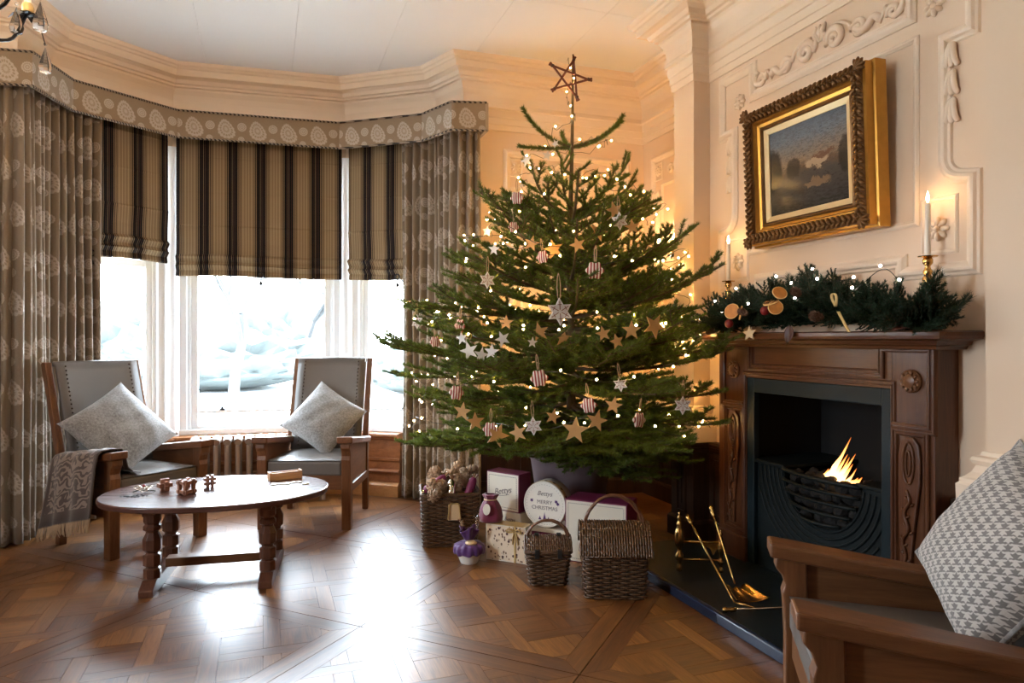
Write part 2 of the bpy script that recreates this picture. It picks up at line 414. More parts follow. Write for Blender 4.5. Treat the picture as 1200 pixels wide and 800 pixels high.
# floor planks : uv.x along the grain in metres, colour attribute "tint"
def plank_mat():
    m, nt, b = mk('parquet_oak'); t = nd(nt, 'UVMap'); v = nd(nt, 'Mapping', {0: t.outputs[0], 3: (1, 1, 1)}).outputs[0]
    at = nd(nt, 'Attribute', attribute_name='tint').outputs['Fac']
    g1 = noise(nt, nd(nt, 'Mapping', {0: v, 3: (3.2, 34, 1)}).outputs[0], 1, 6, .65, 1.2)
    g2 = noise(nt, nd(nt, 'Mapping', {0: v, 3: (9, 210, 1)}).outputs[0], 1, 3, .6, .3)
    f = ma(nt, 'ADD', ma(nt, 'MULTIPLY', g1, .65), ma(nt, 'MULTIPLY', g2, .35))
    dk = ramp(nt, f, [(.33, (.044, .013, .003)), (.52, (.105, .035, .008)), (.68, (.160, .058, .013))])
    lt = ramp(nt, f, [(.33, (.120, .042, .008)), (.52, (.24, .094, .018)), (.68, (.33, .14, .030))])
    c = mix(nt, at, dk, lt); nt.links.new(c, b.inputs['Base Color'])
    rg = ma(nt, 'ADD', .27, ma(nt, 'MULTIPLY', noise(nt, coord(nt, 'Object'), 3.5, 5, .6), .26))
    nt.links.new(rg, b.inputs['Roughness']); setp(b, spec=.5, coat=.35, coatr=.36)
    bump(nt, b, ma(nt, 'ADD', ma(nt, 'MULTIPLY', g2, .5), noise(nt, coord(nt, 'Object'), 14, 3)), .06, .004); return m
M['plank'] = plank_mat()
M['joint'] = basic('floor_joint', (.02, .010, .005), .8)
def holly():
    m, nt, b = mk('holly_print'); t = nd(nt, 'UVMap')
    vo = nd(nt, 'TexVoronoi', {'Vector': nd(nt, 'Mapping', {0: t.outputs[0], 2: (0, 0, .6), 3: (62, 40, 1)}).outputs[0], 'Scale': 1, 'Randomness': .9})
    k = ma(nt, 'LESS_THAN', vo.outputs['Distance'], .33)
    vo2 = nd(nt, 'TexVoronoi', {'Vector': nd(nt, 'Mapping', {0: t.outputs[0], 3: (34, 34, 1)}).outputs[0], 'Scale': 1, 'Randomness': .8})
    k2 = ma(nt, 'LESS_THAN', vo2.outputs['Distance'], .26)
    c = mix(nt, k, (.76, .62, .46), (.16, .085, .05)); c = mix(nt, k2, c, (.07, .02, .02))
    nt.links.new(c, b.inputs['Base Color']); setp(b, rough=.55); return m
M['holly'] = holly()
def redstripe():
    m, nt, b = mk('red_striped_cloth'); x = nd(nt, 'SeparateXYZ', {0: coord(nt)}).outputs[0]
    k = ma(nt, 'GREATER_THAN', ma(nt, 'FRACT', ma(nt, 'MULTIPLY', x, 75.0)), .5)
    nt.links.new(mix(nt, k, (.66, .56, .48), (.30, .055, .045)), b.inputs['Base Color']); setp(b, rough=.8); return m
M['redstripe'] = redstripe()
def picture():
    m, nt, b = mk('oil_painting'); t = nd(nt, 'UVMap'); sp = nd(nt, 'SeparateXYZ', {0: t.outputs[0]}); u, v = sp.outputs[0], sp.outputs[1]
    n = noise(nt, t.outputs[0], 7, 9, .75, .6); nf = noise(nt, nd(nt, 'Mapping', {0: t.outputs[0], 3: (14, 40, 1)}).outputs[0], 1, 8, .75)
    vv = ma(nt, 'ADD', v, ma(nt, 'MULTIPLY', ma(nt, 'SUBTRACT', n, .5), .30))
    c = ramp(nt, vv, [(.0, (.030, .026, .022)), (.22, (.060, .050, .042)), (.40, (.085, .070, .058)), (.48, (.13, .085, .05)), (.56, (.30, .21, .13)), (.70, (.23, .20, .17)), (.84, (.17, .20, .23)), (1, (.11, .145, .175))])
    c = mix(nt, ma(nt, 'MULTIPLY', ma(nt, 'GREATER_THAN', nf, .52), .45), c, (.075, .066, .058)); c = mix(nt, ma(nt, 'MULTIPLY', ma(nt, 'LESS_THAN', nf, .42), .6), c, (.022, .019, .017))
    def blob(cx, cy, rx, ry):
        a = ma(nt, 'DIVIDE', ma(nt, 'SUBTRACT', u, cx), rx); e = ma(nt, 'DIVIDE', ma(nt, 'SUBTRACT', vv, cy), ry)
        return ma(nt, 'MINIMUM', 1.0, ma(nt, 'MULTIPLY', 2.6, ma(nt, 'SUBTRACT', 1.0, ma(nt, 'MINIMUM', ma(nt, 'ADD', ma(nt, 'MULTIPLY', a, a), ma(nt, 'MULTIPLY', e, e)), 1.0))))
    c = mix(nt, ma(nt, 'MULTIPLY', blob(.62, .50, .16, .06), .8), c, (.50, .36, .22))
    c = mix(nt, ma(nt, 'MULTIPLY', blob(.70, .56, .16, .03), .9), c, (.16, .085, .05))
    c = mix(nt, ma(nt, 'MULTIPLY', blob(.62, .27, .18, .05), .6), c, (.30, .19, .10))
    c = mix(nt, ma(nt, 'MULTIPLY', blob(.05, .52, .13, .28), .85), c, (.02, .018, .014))
    c = mix(nt, ma(nt, 'MULTIPLY', blob(.32, .50, .10, .13), .8), c, (.035, .028, .02))
    c = mix(nt, ma(nt, 'MULTIPLY', blob(.97, .50, .10, .22), .8), c, (.03, .026, .02))
    nt.links.new(c, b.inputs['Base Color']); setp(b, rough=.14, spec=.5); return m
M['picture'] = picture()
# ================================================================ STRUCTURE
CEIL = 3.19
PEL = [(-1.49, 4.65), (-1.25, 4.626), (-1.141, 5.04), (-.588, 5.448), (.5325, 5.354), (1.0785, 4.947), (1.2146, 4.61), (1.453, 4.55)]
def offset(path, d):
    """offset a plane polyline to the left of travel by d, mitred"""
    P = [Vector(p) for p in path]; out = []
    for i in range(len(P)):
        d0 = (P[i]-P[i-1]).normalized() if i else None
        d1 = (P[i+1]-P[i]).normalized() if i < len(P)-1 else None
        d0 = d0 or d1; d1 = d1 or d0
        n0 = Vector((-d0.y, d0.x)); n1 = Vector((-d1.y, d1.x)); m = (n0+n1)/(1+n0.dot(n1))
        out.append((P[i].x+m.x*d, P[i].y+m.y*d))
    return out
BW = offset(PEL, .20)                       # inner face of the bay wall
LX, RY = -3.0, -2.6
ROOM = [(LX, RY), (LX, BW[0][1])]+BW[1:7]+[(2.807, 4.74), (2.807, 3.664), (2.387, 3.664), (2.387, 3.457), (2.5, 3.457), (2.5, 1.71), (2.387, 1.71), (2.387, 1.50), (2.5, 1.50), (2.5, RY)]
def inside(x, y, poly):
    c = False; n = len(poly)
    for i in range(n):
        x1, y1 = poly[i]; x2, y2 = poly[i-1]
        if (y1 > y) != (y2 > y) and x < (x2-x1)*(y-y1)/(y2-y1)+x1: c = not c
    return c
def seg_wall(name, a, b, z0, z1, th, mat, label=None, parent=None):
    """wall slab on the left (outer) side of a->b"""
    a, b = Vector(a), Vector(b); d = (b-a).normalized(); n = Vector((-d.y, d.x))*th
    o = MB().prism([tuple(a), tuple(b), tuple(b+n), tuple(a+n)], z0, z1).build(name, mat, parent)
    if label: struct(o, label)
    return o

# ---- floor: parquet panels set diagonally, woven strips and squares inside a frame
fl = MB().prism([(x*1.0, y) for x, y in ROOM], -.10, -.008).build('floor', M['joint'])
struct(fl, 'polished oak parquet floor of diagonal panels with woven strips')
def clip(poly, cx, cy, c):
    """keep cx*x+cy*y <= c"""
    out = []
    for i in range(len(poly)):
        p, q = poly[i-1], poly[i]; a = cx*p[0]+cy*p[1]-c; b = cx*q[0]+cy*q[1]-c
        if (a <= 0) != (b <= 0):
            t = a/(a-b); out.append((p[0]+(q[0]-p[0])*t, p[1]+(q[1]-p[1])*t))
        if b <= 0: out.append(q)
    return out
def shrink(poly, g):
    n = len(poly); a = sum(poly[i-1][0]*poly[i][1]-poly[i][0]*poly[i-1][1] for i in range(n))
    if a < 0: poly = poly[::-1]
    return offset_closed(poly, g)
def offset_closed(poly, g):
    P = [Vector(p) for p in poly]; n = len(P); out = []
    for i in range(n):
        d0 = (P[i]-P[i-1]).normalized(); d1 = (P[(i+1) % n]-P[i]).normalized()
        n0 = Vector((-d0.y, d0.x)); n1 = Vector((-d1.y, d1.x)); m = (n0+n1)/max(.3, 1+n0.dot(n1))
        out.append((P[i].x+m.x*g, P[i].y+m.y*g))
    return out
q2 = 2**-.5
PS, U0, V0 = .967, 2.325, 1.795            # panel side and one panel corner in the diagonal axes
def uv2xy(u, v): return ((u-v)*q2, (u+v)*q2)
FRW, SW, SQ = .085, .066, .158
pieces = []                                  # (polygon, grain angle, tint)
for i in range(-9, 5):
    for j in range(-6, 8):
        u0, v0 = U0+i*PS, V0+j*PS
        cxy = uv2xy(u0+PS/2, v0+PS/2)
        if not (LX-.8 < cxy[0] < 3.6 and RY-.8 < cxy[1] < 6.2): continue
        g = .0012; a, b = u0+g, u0+PS-g; c, d = v0+g, v0+PS-g; f = FRW
        for quad, ang in (([(a, c), (b, c), (b-f, c+f), (a+f, c+f)], 45), ([(b, d), (a, d), (a+f, d-f), (b-f, d-f)], 45),
                          ([(a, d), (a, c), (a+f, c+f), (a+f, d-f)], 135), ([(b, c), (b, d), (b-f, d-f), (b-f, c+f)], 135)):
            pieces.append(([uv2xy(*p) for p in quad], ang, random.choice([.05, .12, .2, .3])))
        P = SW+SQ; ox, oy = cxy
        def cl(poly):
            for sx, sy, lim in ((q2, q2, b-f), (-q2, -q2, -(a+f)), (-q2, q2, d-f), (q2, -q2, -(c+f))):
                poly = clip(poly, sx, sy, lim)
                if len(poly) < 3: return None
            return poly
        for m in range(-4, 5):
            for n in range(-4, 5):
                x0, y0 = ox+m*P-SQ/2, oy+n*P-SQ/2
                c1 = [(x0, y0), (x0+SQ, y0), (x0+SQ, y0+SQ), (x0, y0+SQ)]
                ang = 0 if (m+n) % 2 else 90
                pieces.append((cl(c1), ang, random.choice([.05, .15, .3, .55, .8])))
                if (m+n) % 2:        # strip along y, right of this square, passing over the crossing above
                    s1 = [(x0+SQ, y0), (x0+P, y0), (x0+P, y0+2*SQ+SW), (x0+SQ, y0+2*SQ+SW)]
                    pieces.append((cl(s1), 90, random.choice([.2, .5, .8, .95])))
                if (m+n) % 2 == 0:   # strip along x above this square, passing over the crossing to the right
                    s2 = [(x0, y0+SQ), (x0+2*SQ+SW, y0+SQ), (x0+2*SQ+SW, y0+P), (x0, y0+P)]
                    pieces.append((cl(s2), 0, random.choice([0, .08, .15, .35])))
def poly_area(p): return abs(sum(p[i-1][0]*p[i][1]-p[i][0]*p[i-1][1] for i in range(len(p))))/2
CA, SA = cos(R(19.8)), sin(R(19.8))
cand = []
for p, ang, tint in pieces:
    if not p or poly_area(p) < .0006: continue
    cx = sum(a for a, _ in p)/len(p); cy = sum(b for _, b in p)/len(p)
    if not any(inside(a, b, ROOM) for a, b in p+[(cx, cy)]): continue
    D = cx*SA+cy*CA; X = cx*CA-cy*SA; show = 0
    if D > .8:
        px, py = 600+805*X/D, 397+805*1.2/D
        if -40 < px < 1240 and py < 830: show = poly_area(p)/D**3
    cand.append((show, p, ang, tint, cx, cy))
cand.sort(key=lambda c: -c[0])
def plank_geo(p, ang, cx, cy):
    p = shrink(p, .0007); dz = -U(0, .0006); n = len(p); ca, sa = cos(R(ang)), sin(R(ang)); ox, oy = U(0, 50), U(0, 50)
    vs = [(x, y, -.012) for x, y in p]+[(x, y, dz) for x, y in p]
    fs = [tuple(range(n, 2*n))]+[(i, (i+1) % n, (i+1) % n+n, i+n) for i in range(n)]
    uv = [((x-cx)*ca+(y-cy)*sa+ox, -(x-cx)*sa+(y-cy)*ca+oy) for x, y, z in vs]
    return vs, fs, uv
def plank_obj(name, vs, fs, uv, tints):
    me = bpy.data.meshes.new(name); me.from_pydata(vs, [], fs)
    ul = me.uv_layers.new(name='UVMap'); at = me.attributes.new('tint', 'FLOAT', 'POINT')
    idx = np.empty(len(me.loops), dtype=np.int32); me.loops.foreach_get('vertex_index', idx)
    ul.data.foreach_set('uv', np.array(uv, dtype=np.float32)[idx].ravel()); at.data.foreach_set('value', np.array(tints, dtype=np.float32))
    return link(name, me, M['plank'], fl)
rest = [[], [], [], []]
for k, (show, p, ang, tint, cx, cy) in enumerate(cand):
    vs_, fs_, uv_ = plank_geo(p, ang, cx, cy)
    if k < 300 and show > 0: plank_obj('plank', vs_, fs_, uv_, [tint]*len(vs_))
    else:
        o = len(rest[0]); rest[0] += vs_; rest[1] += [tuple(i+o for i in f) for f in fs_]; rest[2] += uv_; rest[3] += [tint]*len(vs_)
plank_obj('planks', *rest)['kind'] = 'stuff'

# ---- ceiling of boarded panels
ce = MB().box(LX-.2, 3.2, RY-.2, 6.0, CEIL+.012, CEIL+.1).build('ceiling', M['ceil']); struct(ce, 'white boarded ceiling with fine seams')
xs = [LX-.1]+[-.99-.59*k for k in (3, 2, 1, 0)]+[-.40, .19, .79, 1.38, 1.97, 2.56, 3.1]
xs = sorted(x for x in xs if x >= LX-.1)
for i in range(len(xs)-1):
    for y0, y1 in ((RY-.1, .9), (.9, 3.75), (3.75, 5.9)):
        MB().box(xs[i]+.001, xs[i+1]-.001, y0+.001, y1-.001, CEIL, CEIL+.012).build('panel', M['ceil'], ce)

# ---- walls
SWY0, SWY1, SWZ0, SWZ1 = 1.85, 2.40, .95, 2.35            # added window, out of view, bringing daylight to gifts and fireplace
wl = MB().box(LX-.15, LX, RY, SWY0, 0, CEIL).box(LX-.15, LX, SWY1, BW[0][1], 0, CEIL).box(LX-.15, LX, SWY0, SWY1, 0, SWZ0).box(LX-.15, LX, SWY0, SWY1, SWZ1, CEIL)
struct(wl.build('wall_left', M['wall']), 'cream side wall with a narrow window left of the bay')
fr = MB().box(LX-.12, LX-.03, SWY0, SWY0+.05, SWZ0, SWZ1).box(LX-.12, LX-.03, SWY1-.05, SWY1, SWZ0, SWZ1)
fr.box(LX-.12, LX-.03, SWY0+.05, SWY1-.05, SWZ0, SWZ0+.05).box(LX-.12, LX-.03, SWY0+.05, SWY1-.05, SWZ1-.05, SWZ1)
wo = fr.build('window_4', M['white'], bev=.004); struct(wo, 'narrow white window in the side wall')
MB().box(LX-.078, LX-.074, SWY0+.05, SWY1-.05, SWZ0+.05, SWZ1-.05).build('pane', M['pane'], wo)
la = bpy.data.lights.new('window_portal', 'AREA'); la.shape = 'RECTANGLE'; la.size = SWY1-SWY0; la.size_y = SWZ1-SWZ0; la.cycles.is_portal = True
lo_ = bpy.data.objects.new('window_portal', la); COL.objects.link(lo_); lo_.location = (LX-.16, (SWY0+SWY1)/2, (SWZ0+SWZ1)/2)
lo_.rotation_euler = Vector((1, 0, 0)).to_track_quat('-Z', 'Y').to_euler()
seg_wall('wall_rear', (2.5, RY), (LX, RY), 0, CEIL, .15, M['wall'], 'cream wall at the other end of the room')
seg_wall('wall_back_left', (LX, BW[0][1]), BW[1], 0, CEIL, .15, M['wall'], 'cream back wall left of the bay')
seg_wall('wall_bay_left', BW[1], BW[2], 0, CEIL, .15, M['wall'], 'solid side facet of the bay behind the long curtain')
seg_wall('wall_bay_right', BW[5], BW[6], 0, CEIL, .15, M['wall'], 'solid side facet of the bay beside the tree')
wb = seg_wall('wall_back', BW[6], (2.807, 4.74), 0, CEIL, .15, M['wall'], 'cream panelled back wall behind the tree')
wa = seg_wall('wall_alcove', (2.807, 4.74), (2.807, 3.664), 0, CEIL, .15, M['wall'], 'cream panelled alcove wall beside the chimney breast')
# chimney breast with the fire opening left free
FY0, FY1, FZ = 2.08, 2.975, 1.0
cb = MB()
cb.box(2.5, 2.95, FY1+.03, 3.457, 0, CEIL).box(2.5, 2.95, RY, FY0-.03, 0, CEIL).box(2.5, 2.95, FY0-.03, FY1+.03, FZ+.05, CEIL)
cb.box(2.90, 2.95, FY0-.03, FY1+.03, 0, FZ+.05).box(2.387, 2.95, 3.457, 3.664, 0, CEIL).box(2.387, 2.5, 1.50, 1.71, 0, CEIL)
wr = cb.build('wall_right', M['wall']); struct(wr, 'cream chimney breast wall with pilasters around the fireplace')

# ---- cornice
CP = [(-.02, 2.725), (.012, 2.725), (.014, 2.765), (.020, 2.768), (.021, 2.812), (.028, 2.816), (.030, 2.868), (.044, 2.876), (.040, 2.895), (.034, 2.91),
      (.036, 2.96), (.048, 3.0), (.066, 3.03), (.068, 3.045), (.088, 3.048), (.092, 3.062), (.110, 3.066), (.122, 3.09), (.150, 3.10), (.168, 3.102),
      (.170, 3.146), (.184, 3.15), (.192, 3.162), (.205, 3.168), (.215, 3.19), (-.02, 3.19)]
struct(MB().sweep(CP, ROOM, closed=True).build('trim_1', M['plaster']), 'deep moulded cream cornice running round the ceiling')

# ---- dado, dark on the chimney side
def dado(name, path, h, mat, label, panels=True):
    pr = [(-.01, 0), (.030, 0), (.030, .11), (.022, .125), (.012, .13), (.012, h-.07), (.026, h-.06), (.032, h-.035), (.046, h-.03), (.052, h-.012), (.046, h), (-.01, h)]
    o = MB().sweep(pr, path).build(name, mat); struct(o, label)
    if panels:
        for a, b in zip(path[:-1], path[1:]):
            a, b = Vector(a), Vector(b); L = (b-a).length; d = (b-a).normalized(); n = Vector((d.y, -d.x))
            if L < .16: continue
            k = max(1, round(L/.42)); w = L/k
            for i in range(k):
                c0, c1 = i*w+.055, (i+1)*w-.055
                def pt(s_, off): return tuple(a+d*s_+n*off)
                mb = MB()
                mb.prism([pt(c0, .005), pt(c1, .005), pt(c1, .026), pt(c0, .026)], .16, .17)
                mb.prism([pt(c0, .005), pt(c1, .005), pt(c1, .026), pt(c0, .026)], h-.115, h-.105)
                for s0, s1 in ((c0, c0+.012), (c1-.012, c1)): mb.prism([pt(s0, .005), pt(s1, .005), pt(s1, .026), pt(s0, .026)], .16, h-.105)
                mb.prism([pt(c0+.05, .005), pt(c1-.05, .005), pt(c1-.05, .020), pt(c0+.05, .020)], .21, h-.155)
                mb.build('panel', mat, o)
    return o
DH = .595
dado('baseboard_back', [BW[6], (2.807, 4.74), (2.807, 3.664), (2.387, 3.664), (2.387, 3.457), (2.5, 3.457), (2.5, 3.2)], DH, M['dado'], 'dark wooden dado panelling behind the tree')
dado('baseboard_right', [(2.5, 1.89), (2.5, 1.71), (2.387, 1.71), (2.387, 1.50), (2.5, 1.50), (2.5, RY)], DH, M['dado'], 'dark wooden dado panelling right of the fireplace')
dado('baseboard_left', [(LX, RY), (LX, BW[0][1]), BW[1]], DH, M['dado'], 'dark wooden dado panelling left of the bay')
# pilaster bases
for k, (y0, y1) in enumerate(((3.457, 3.664), (1.50, 1.71))):
    pr = [(-.02, DH), (.062, DH), (.064, DH+.09), (.056, DH+.098), (.056, DH+.112), (.045, DH+.118), (.030, DH+.135), (.020, DH+.16), (.028, DH+.166), (.034, DH+.178), (.028, DH+.19), (.012, DH+.194), (.008, DH+.208), (-.02, DH+.215)]
    path = [(2.70, y1), (2.387, y1), (2.387, y0), (2.5, y0)] if k == 0 else [(2.5, y1), (2.387, y1), (2.387, y0), (2.5, y0)]
    struct(MB().sweep(pr, path).build('trim_2', M['plaster']), 'moulded white plinth of the pilaster '+('beside the tree' if k == 0 else 'right of the fireplace'))

# ---- bay: panelling under the sills, posts, windows
WZ0, WZ1 = .50, 2.62
bay = MB()
bpan = [(-.02, 0), (.090, 0), (.092, .085), (.075, .10), (.060, .105), (.058, .165), (.075, .175), (.085, .19), (.075, .20), (.060, .205), (.058, .26), (.066, .27), (.066, .285), (.052, .29), (.050, .425), (.064, .435), (.095, .445), (.110, .462), (.108, .478), (-.02, .48)]
def onseg(i, t): return tuple(Vector(BW[i]).lerp(Vector(BW[i+1]), t))
BP = [onseg(2, .42), BW[3], BW[4], onseg(4, .62)]
lo = MB().sweep([(a, z) for a, z in bpan[4:]]+[(-.02, .105)], BP).build('baseboard_bay', M['pine']); struct(lo, 'stepped oak panelling under the bay windows')
MB().sweep(bpan[:5]+[(-.02, .105)], BP).build('skirting_board', M['skirt'], lo)
struct(MB().sweep([(-.15, 0), (-.005, 0), (-.005, .48), (-.15, .48)], BW[1:7]).build('wall_bay_low', M['wall']), 'low wall of the bay under the windows')
struct(MB().sweep([(-.15, WZ1), (.0, WZ1), (.0, CEIL), (-.15, CEIL)], BW[1:7]).build('wall_bay_high', M['wall']), 'wall of the bay above the windows')
for k in (2, 3, 4):
    a, b = Vector(BW[k]), Vector(BW[k+1]); d = (b-a).normalized(); n = Vector((-d.y, d.x)); L = (b-a).length
    def q(s_, o_): return tuple(a+d*s_+n*o_)
    def rect(mb, s0, s1, o0, o1, z0, z1): mb.prism([q(s0, o0), q(s1, o0), q(s1, o1), q(s0, o1)], z0, z1)
    lab = {2: 'white framed window in the left facet of the bay', 3: 'wide white framed window in the middle of the bay', 4: 'white framed window in the bay facet beside the tree'}[k]
    fr = MB(); e0 = .045
    for s0, s1 in ((e0-.10, e0+.05), (L-e0-.05, L-e0+.10)): rect(fr, s0, s1, .02, .14, .48, WZ1)
    for s0, s1 in ((e0+.05, e0+.075), (L-e0-.075, L-e0-.05)): rect(fr, s0, s1, .05, .12, .48, WZ1)
    rect(fr, e0, L-e0, .0, .14, .48, WZ0+.02); rect(fr, e0, L-e0, .02, .14, WZ1-.05, WZ1)
    wo = fr.build('window_%d' % (k-1), M['white'], bev=.004); struct(wo, lab)
    s0, s1 = e0+.075, L-e0-.075
    sa = MB()
    rect(sa, s0, s0+.045, .06, .10, WZ0+.02, WZ1-.05); rect(sa, s1-.045, s1, .06, .10, WZ0+.02, WZ1-.05)
    rect(sa, s0+.045, s1-.045, .06, .10, WZ0+.02, WZ0+.045); rect(sa, s0+.045, s1-.045, .06, .10, WZ0+.135, WZ0+.157)
    rect(sa, s0+.045, s1-.045, .06, .10, 1.72, 1.77); rect(sa, s0+.045, s1-.045, .06, .10, WZ1-.10, WZ1-.05)
    so = sa.build('sash', M['white'], wo, bev=.003)
    for z0, z1 in ((WZ0+.045, WZ0+.135), (WZ0+.157, 1.72), (1.77, WZ1-.10)):
        pn = MB(); rect(pn, s0+.045, s1-.045, .078, .082, z0, z1); pn.build('pane', M['pane'], so)
    lt = MB(); c = a+d*(.27*L if k == 3 else .6*L)+n*.055
    lt.box(-.022, .022, -.006, .006, 0, .012, T(c.x, c.y, WZ0+.157) @ rot('Z', math.degrees(math.atan2(d.y, d.x)))).box(-.010, .010, -.012, .004, .012, .03, T(c.x, c.y, WZ0+.157) @ rot('Z', math.degrees(math.atan2(d.y, d.x))))
    lt.build('catch', M['black'], so)
# white boarding on the corner posts between the windows
for k in (3, 4):
    c = Vector(BW[k]); a = Vector(BW[k-1]); b = Vector(BW[k+1]); n = ((a-c).normalized()+(b-c).normalized()).normalized()
    struct(MB().tube([(c.x-n.x*.015, c.y-n.y*.015, .48), (c.x-n.x*.015, c.y-n.y*.015, WZ1)], .055, 12).build('trim_3', M['white'], smooth='auto'), 'white post between the '+('left and middle' if k == 3 else 'middle and right')+' bay windows')

# portals guide the daylight through the openings
for k in (2, 3, 4):
    a, b = Vector(BW[k]), Vector(BW[k+1]); d = (b-a).normalized(); n = Vector((-d.y, d.x)); c = (a+b)/2+n*.16
    la = bpy.data.lights.new('window_portal', 'AREA'); la.shape = 'RECTANGLE'; la.size = (b-a).length; la.size_y = WZ1-.48
    la.cycles.is_portal = True
    lo_ = bpy.data.objects.new('window_portal', la); COL.objects.link(lo_); lo_.location = (c.x, c.y, (WZ1+.48)/2)
    lo_.rotation_euler = Vector((-n.x, -n.y, 0)).to_track_quat('-Z', 'Y').to_euler()

# ---- plaster panelling. Wall frame: local x along the wall, y up, z into the room
PM = [(-.012, 0), (-.012, .006), (-.006, .010), (0, .016), (.008, .020), (.016, .018), (.022, .010), (.030, .008), (.034, 0)]
def mold(mb, path, Mw, closed=True, w=1.0, flip=False):
    mb.sweep([(a*w*(-1 if flip else 1), h*w) for a, h in PM], path, closed=closed, M=Mw)
def arcp(cx, cy, r, a0, a1, n=7): return [(cx+r*cos(R(a0+(a1-a0)*i/n)), cy+r*sin(R(a0+(a1-a0)*i/n))) for i in range(n+1)]
def rosette(mb, c, r, Mw):
    for k in range(8):
        a = 2*pi*k/8; mb.ball((0, 0, 0), 1, 8, 5) if False else None
        Ml = Mw @ T(c[0]+cos(a)*r*.58, c[1]+sin(a)*r*.58, .006) @ rot('Z', math.degrees(a)) @ Matrix.Diagonal((r*.42, r*.24, .012, 1))
        mb.lathe([(sin(pi*i/5), -cos(pi*i/5)) for i in range(6)], 8, Ml)
    mb.lathe([(sin(pi*i/5), -cos(pi*i/5)) for i in range(6)], 10, Mw @ T(c[0], c[1], .010) @ Matrix.Diagonal((r*.28, r*.28, .014, 1)))
def spiral(mb, c, r, turns, a0, sgn, Mw, th=.010, tail=None):
    th = th*1.45
    pts = []
    if tail:
        pts += [Vector((*t, .006)) for t in tail]
    n = int(16*turns)
    for i in range(n+1):
        t = i/n; rr = r*(1-.82*t); a = R(a0)+sgn*2*pi*turns*t
        pts.append(Vector((c[0]+rr*cos(a), c[1]+rr*sin(a), .008)))
    if tail: pts = crom(pts, 2)
    m = len(pts); rs = [th*(.45+.55*min(1, 4*i/m))*(1-.35*i/m) for i in range(m)]
    mb.tube(pts, rs, 7, M=Mw)
# chimney breast wall: x = distance towards the tree from the fireplace axis, so mirrored halves share one list
AX = 2.585
MWB = frame3((-1, 0, 0), (0, 0, 1), (2.5, AX, 0))       # local x points to +-y
sgn = 1 if (MWB.to_3x3() @ Vector((1, 0, 0))).y > 0 else -1
half = [(0, 2.505), (.497, 2.505), (.497, 2.665), (.735, 2.665), (.735, 2.377), (.625, 2.377), (.625, 2.33)]
half += [(.585+.04, 1.90)]+arcp(.72, 1.90, .095, 180, 265, 6)+[(.742, 1.80), (.742, 1.482), (.455, 1.482), (.455, 1.535), (0, 1.535)]
full = half+[(-x, z) for x, z in half[-2:0:-1]]
pb = MB(); mold(pb, full, MWB, True, 1.25, flip=True)
pmo = pb.build('trim_4', M['plaster']); struct(pmo, 'raised plaster panel moulding above the mantelpiece')
mb = MB(); mold(mb, [(-.515, 2.427), (.515, 2.427), (.515, 1.665), (-.515, 1.665)], MWB, True, .6); mb.build('inner_moulding', M['plaster'], pmo)
for s in (-1, 1):
    mb = MB(); mold(mb, [(s*.535, 1.755), (s*.685, 1.755), (s*.685, 1.535), (s*.535, 1.535)], MWB, True, .4); mb.build('small_moulding', M['plaster'], pmo)
    mb = MB(); rosette(mb, (s*.592, 2.52), .047, MWB); mb.build('rosette', M['plaster'], pmo, smooth=True)
    mb = MB(); rosette(mb, (s*.607, 1.632), .050, MWB); mb.build('rosette', M['plaster'], pmo, smooth=True)
    for k in range(3):                                    # bell-flower drop
        z = 2.345-k*.108
        mb = MB()
        for dx in (-.012, 0, .012):
            mb.tube(crom([(s*.668+dx*.4, z, .004), (s*.668+dx, z-.04, .016), (s*.668+dx*1.5, z-.078, .014), (s*.668+dx*2.2, z-.098, .008)], 4), [.006]+[.011]*8+[.010]*3+[.004], 7, M=MWB)
        mb.build('bell_flower', M['plaster'], pmo, smooth=True)
    # scroll relief in the frieze
    mb = MB()
    spiral(mb, (s*.09, 2.60), .052, 1.6, 200 if s > 0 else -20, -s, MWB, .013, [(s*.005, 2.685), (s*.02, 2.66), (s*.03, 2.62)])
    spiral(mb, (s*.225, 2.585), .040, 1.5, 170 if s > 0 else 10, -s, MWB, .011, [(s*.06, 2.66), (s*.12, 2.66), (s*.17, 2.63)])
    mb.tube(crom([(s*.19, 2.60, .004), (s*.26, 2.565, .012), (s*.31, 2.60, .01), (s*.345, 2.575, .004)], 5), [.004]+[.017]*14+[.004], 7, M=MWB)
    spiral(mb, (s*.405, 2.580), .030, 1.5, 200 if s > 0 else -20, -s, MWB, .010, [(s*.335, 2.56), (s*.355, 2.60), (s*.37, 2.62)])
    mb.tube(crom([(s*.40, 2.56, .004), (s*.445, 2.57, .012), (s*.46, 2.615, .008), (s*.435, 2.63, .004)], 5), [.004]+[.015]*14+[.004], 7, M=MWB)
    mb.build('scroll_relief', M['plaster'], pmo, smooth=True)
mb = MB()
for dx in (-.022, 0, .022): mb.tube([(dx*.4, 2.62, .004), (dx, 2.665, .014), (dx*1.4, 2.70, .006)], [.006, .014, .004], 7, M=MWB)
mb.build('crest_leaf', M['plaster'], pmo, smooth=True)
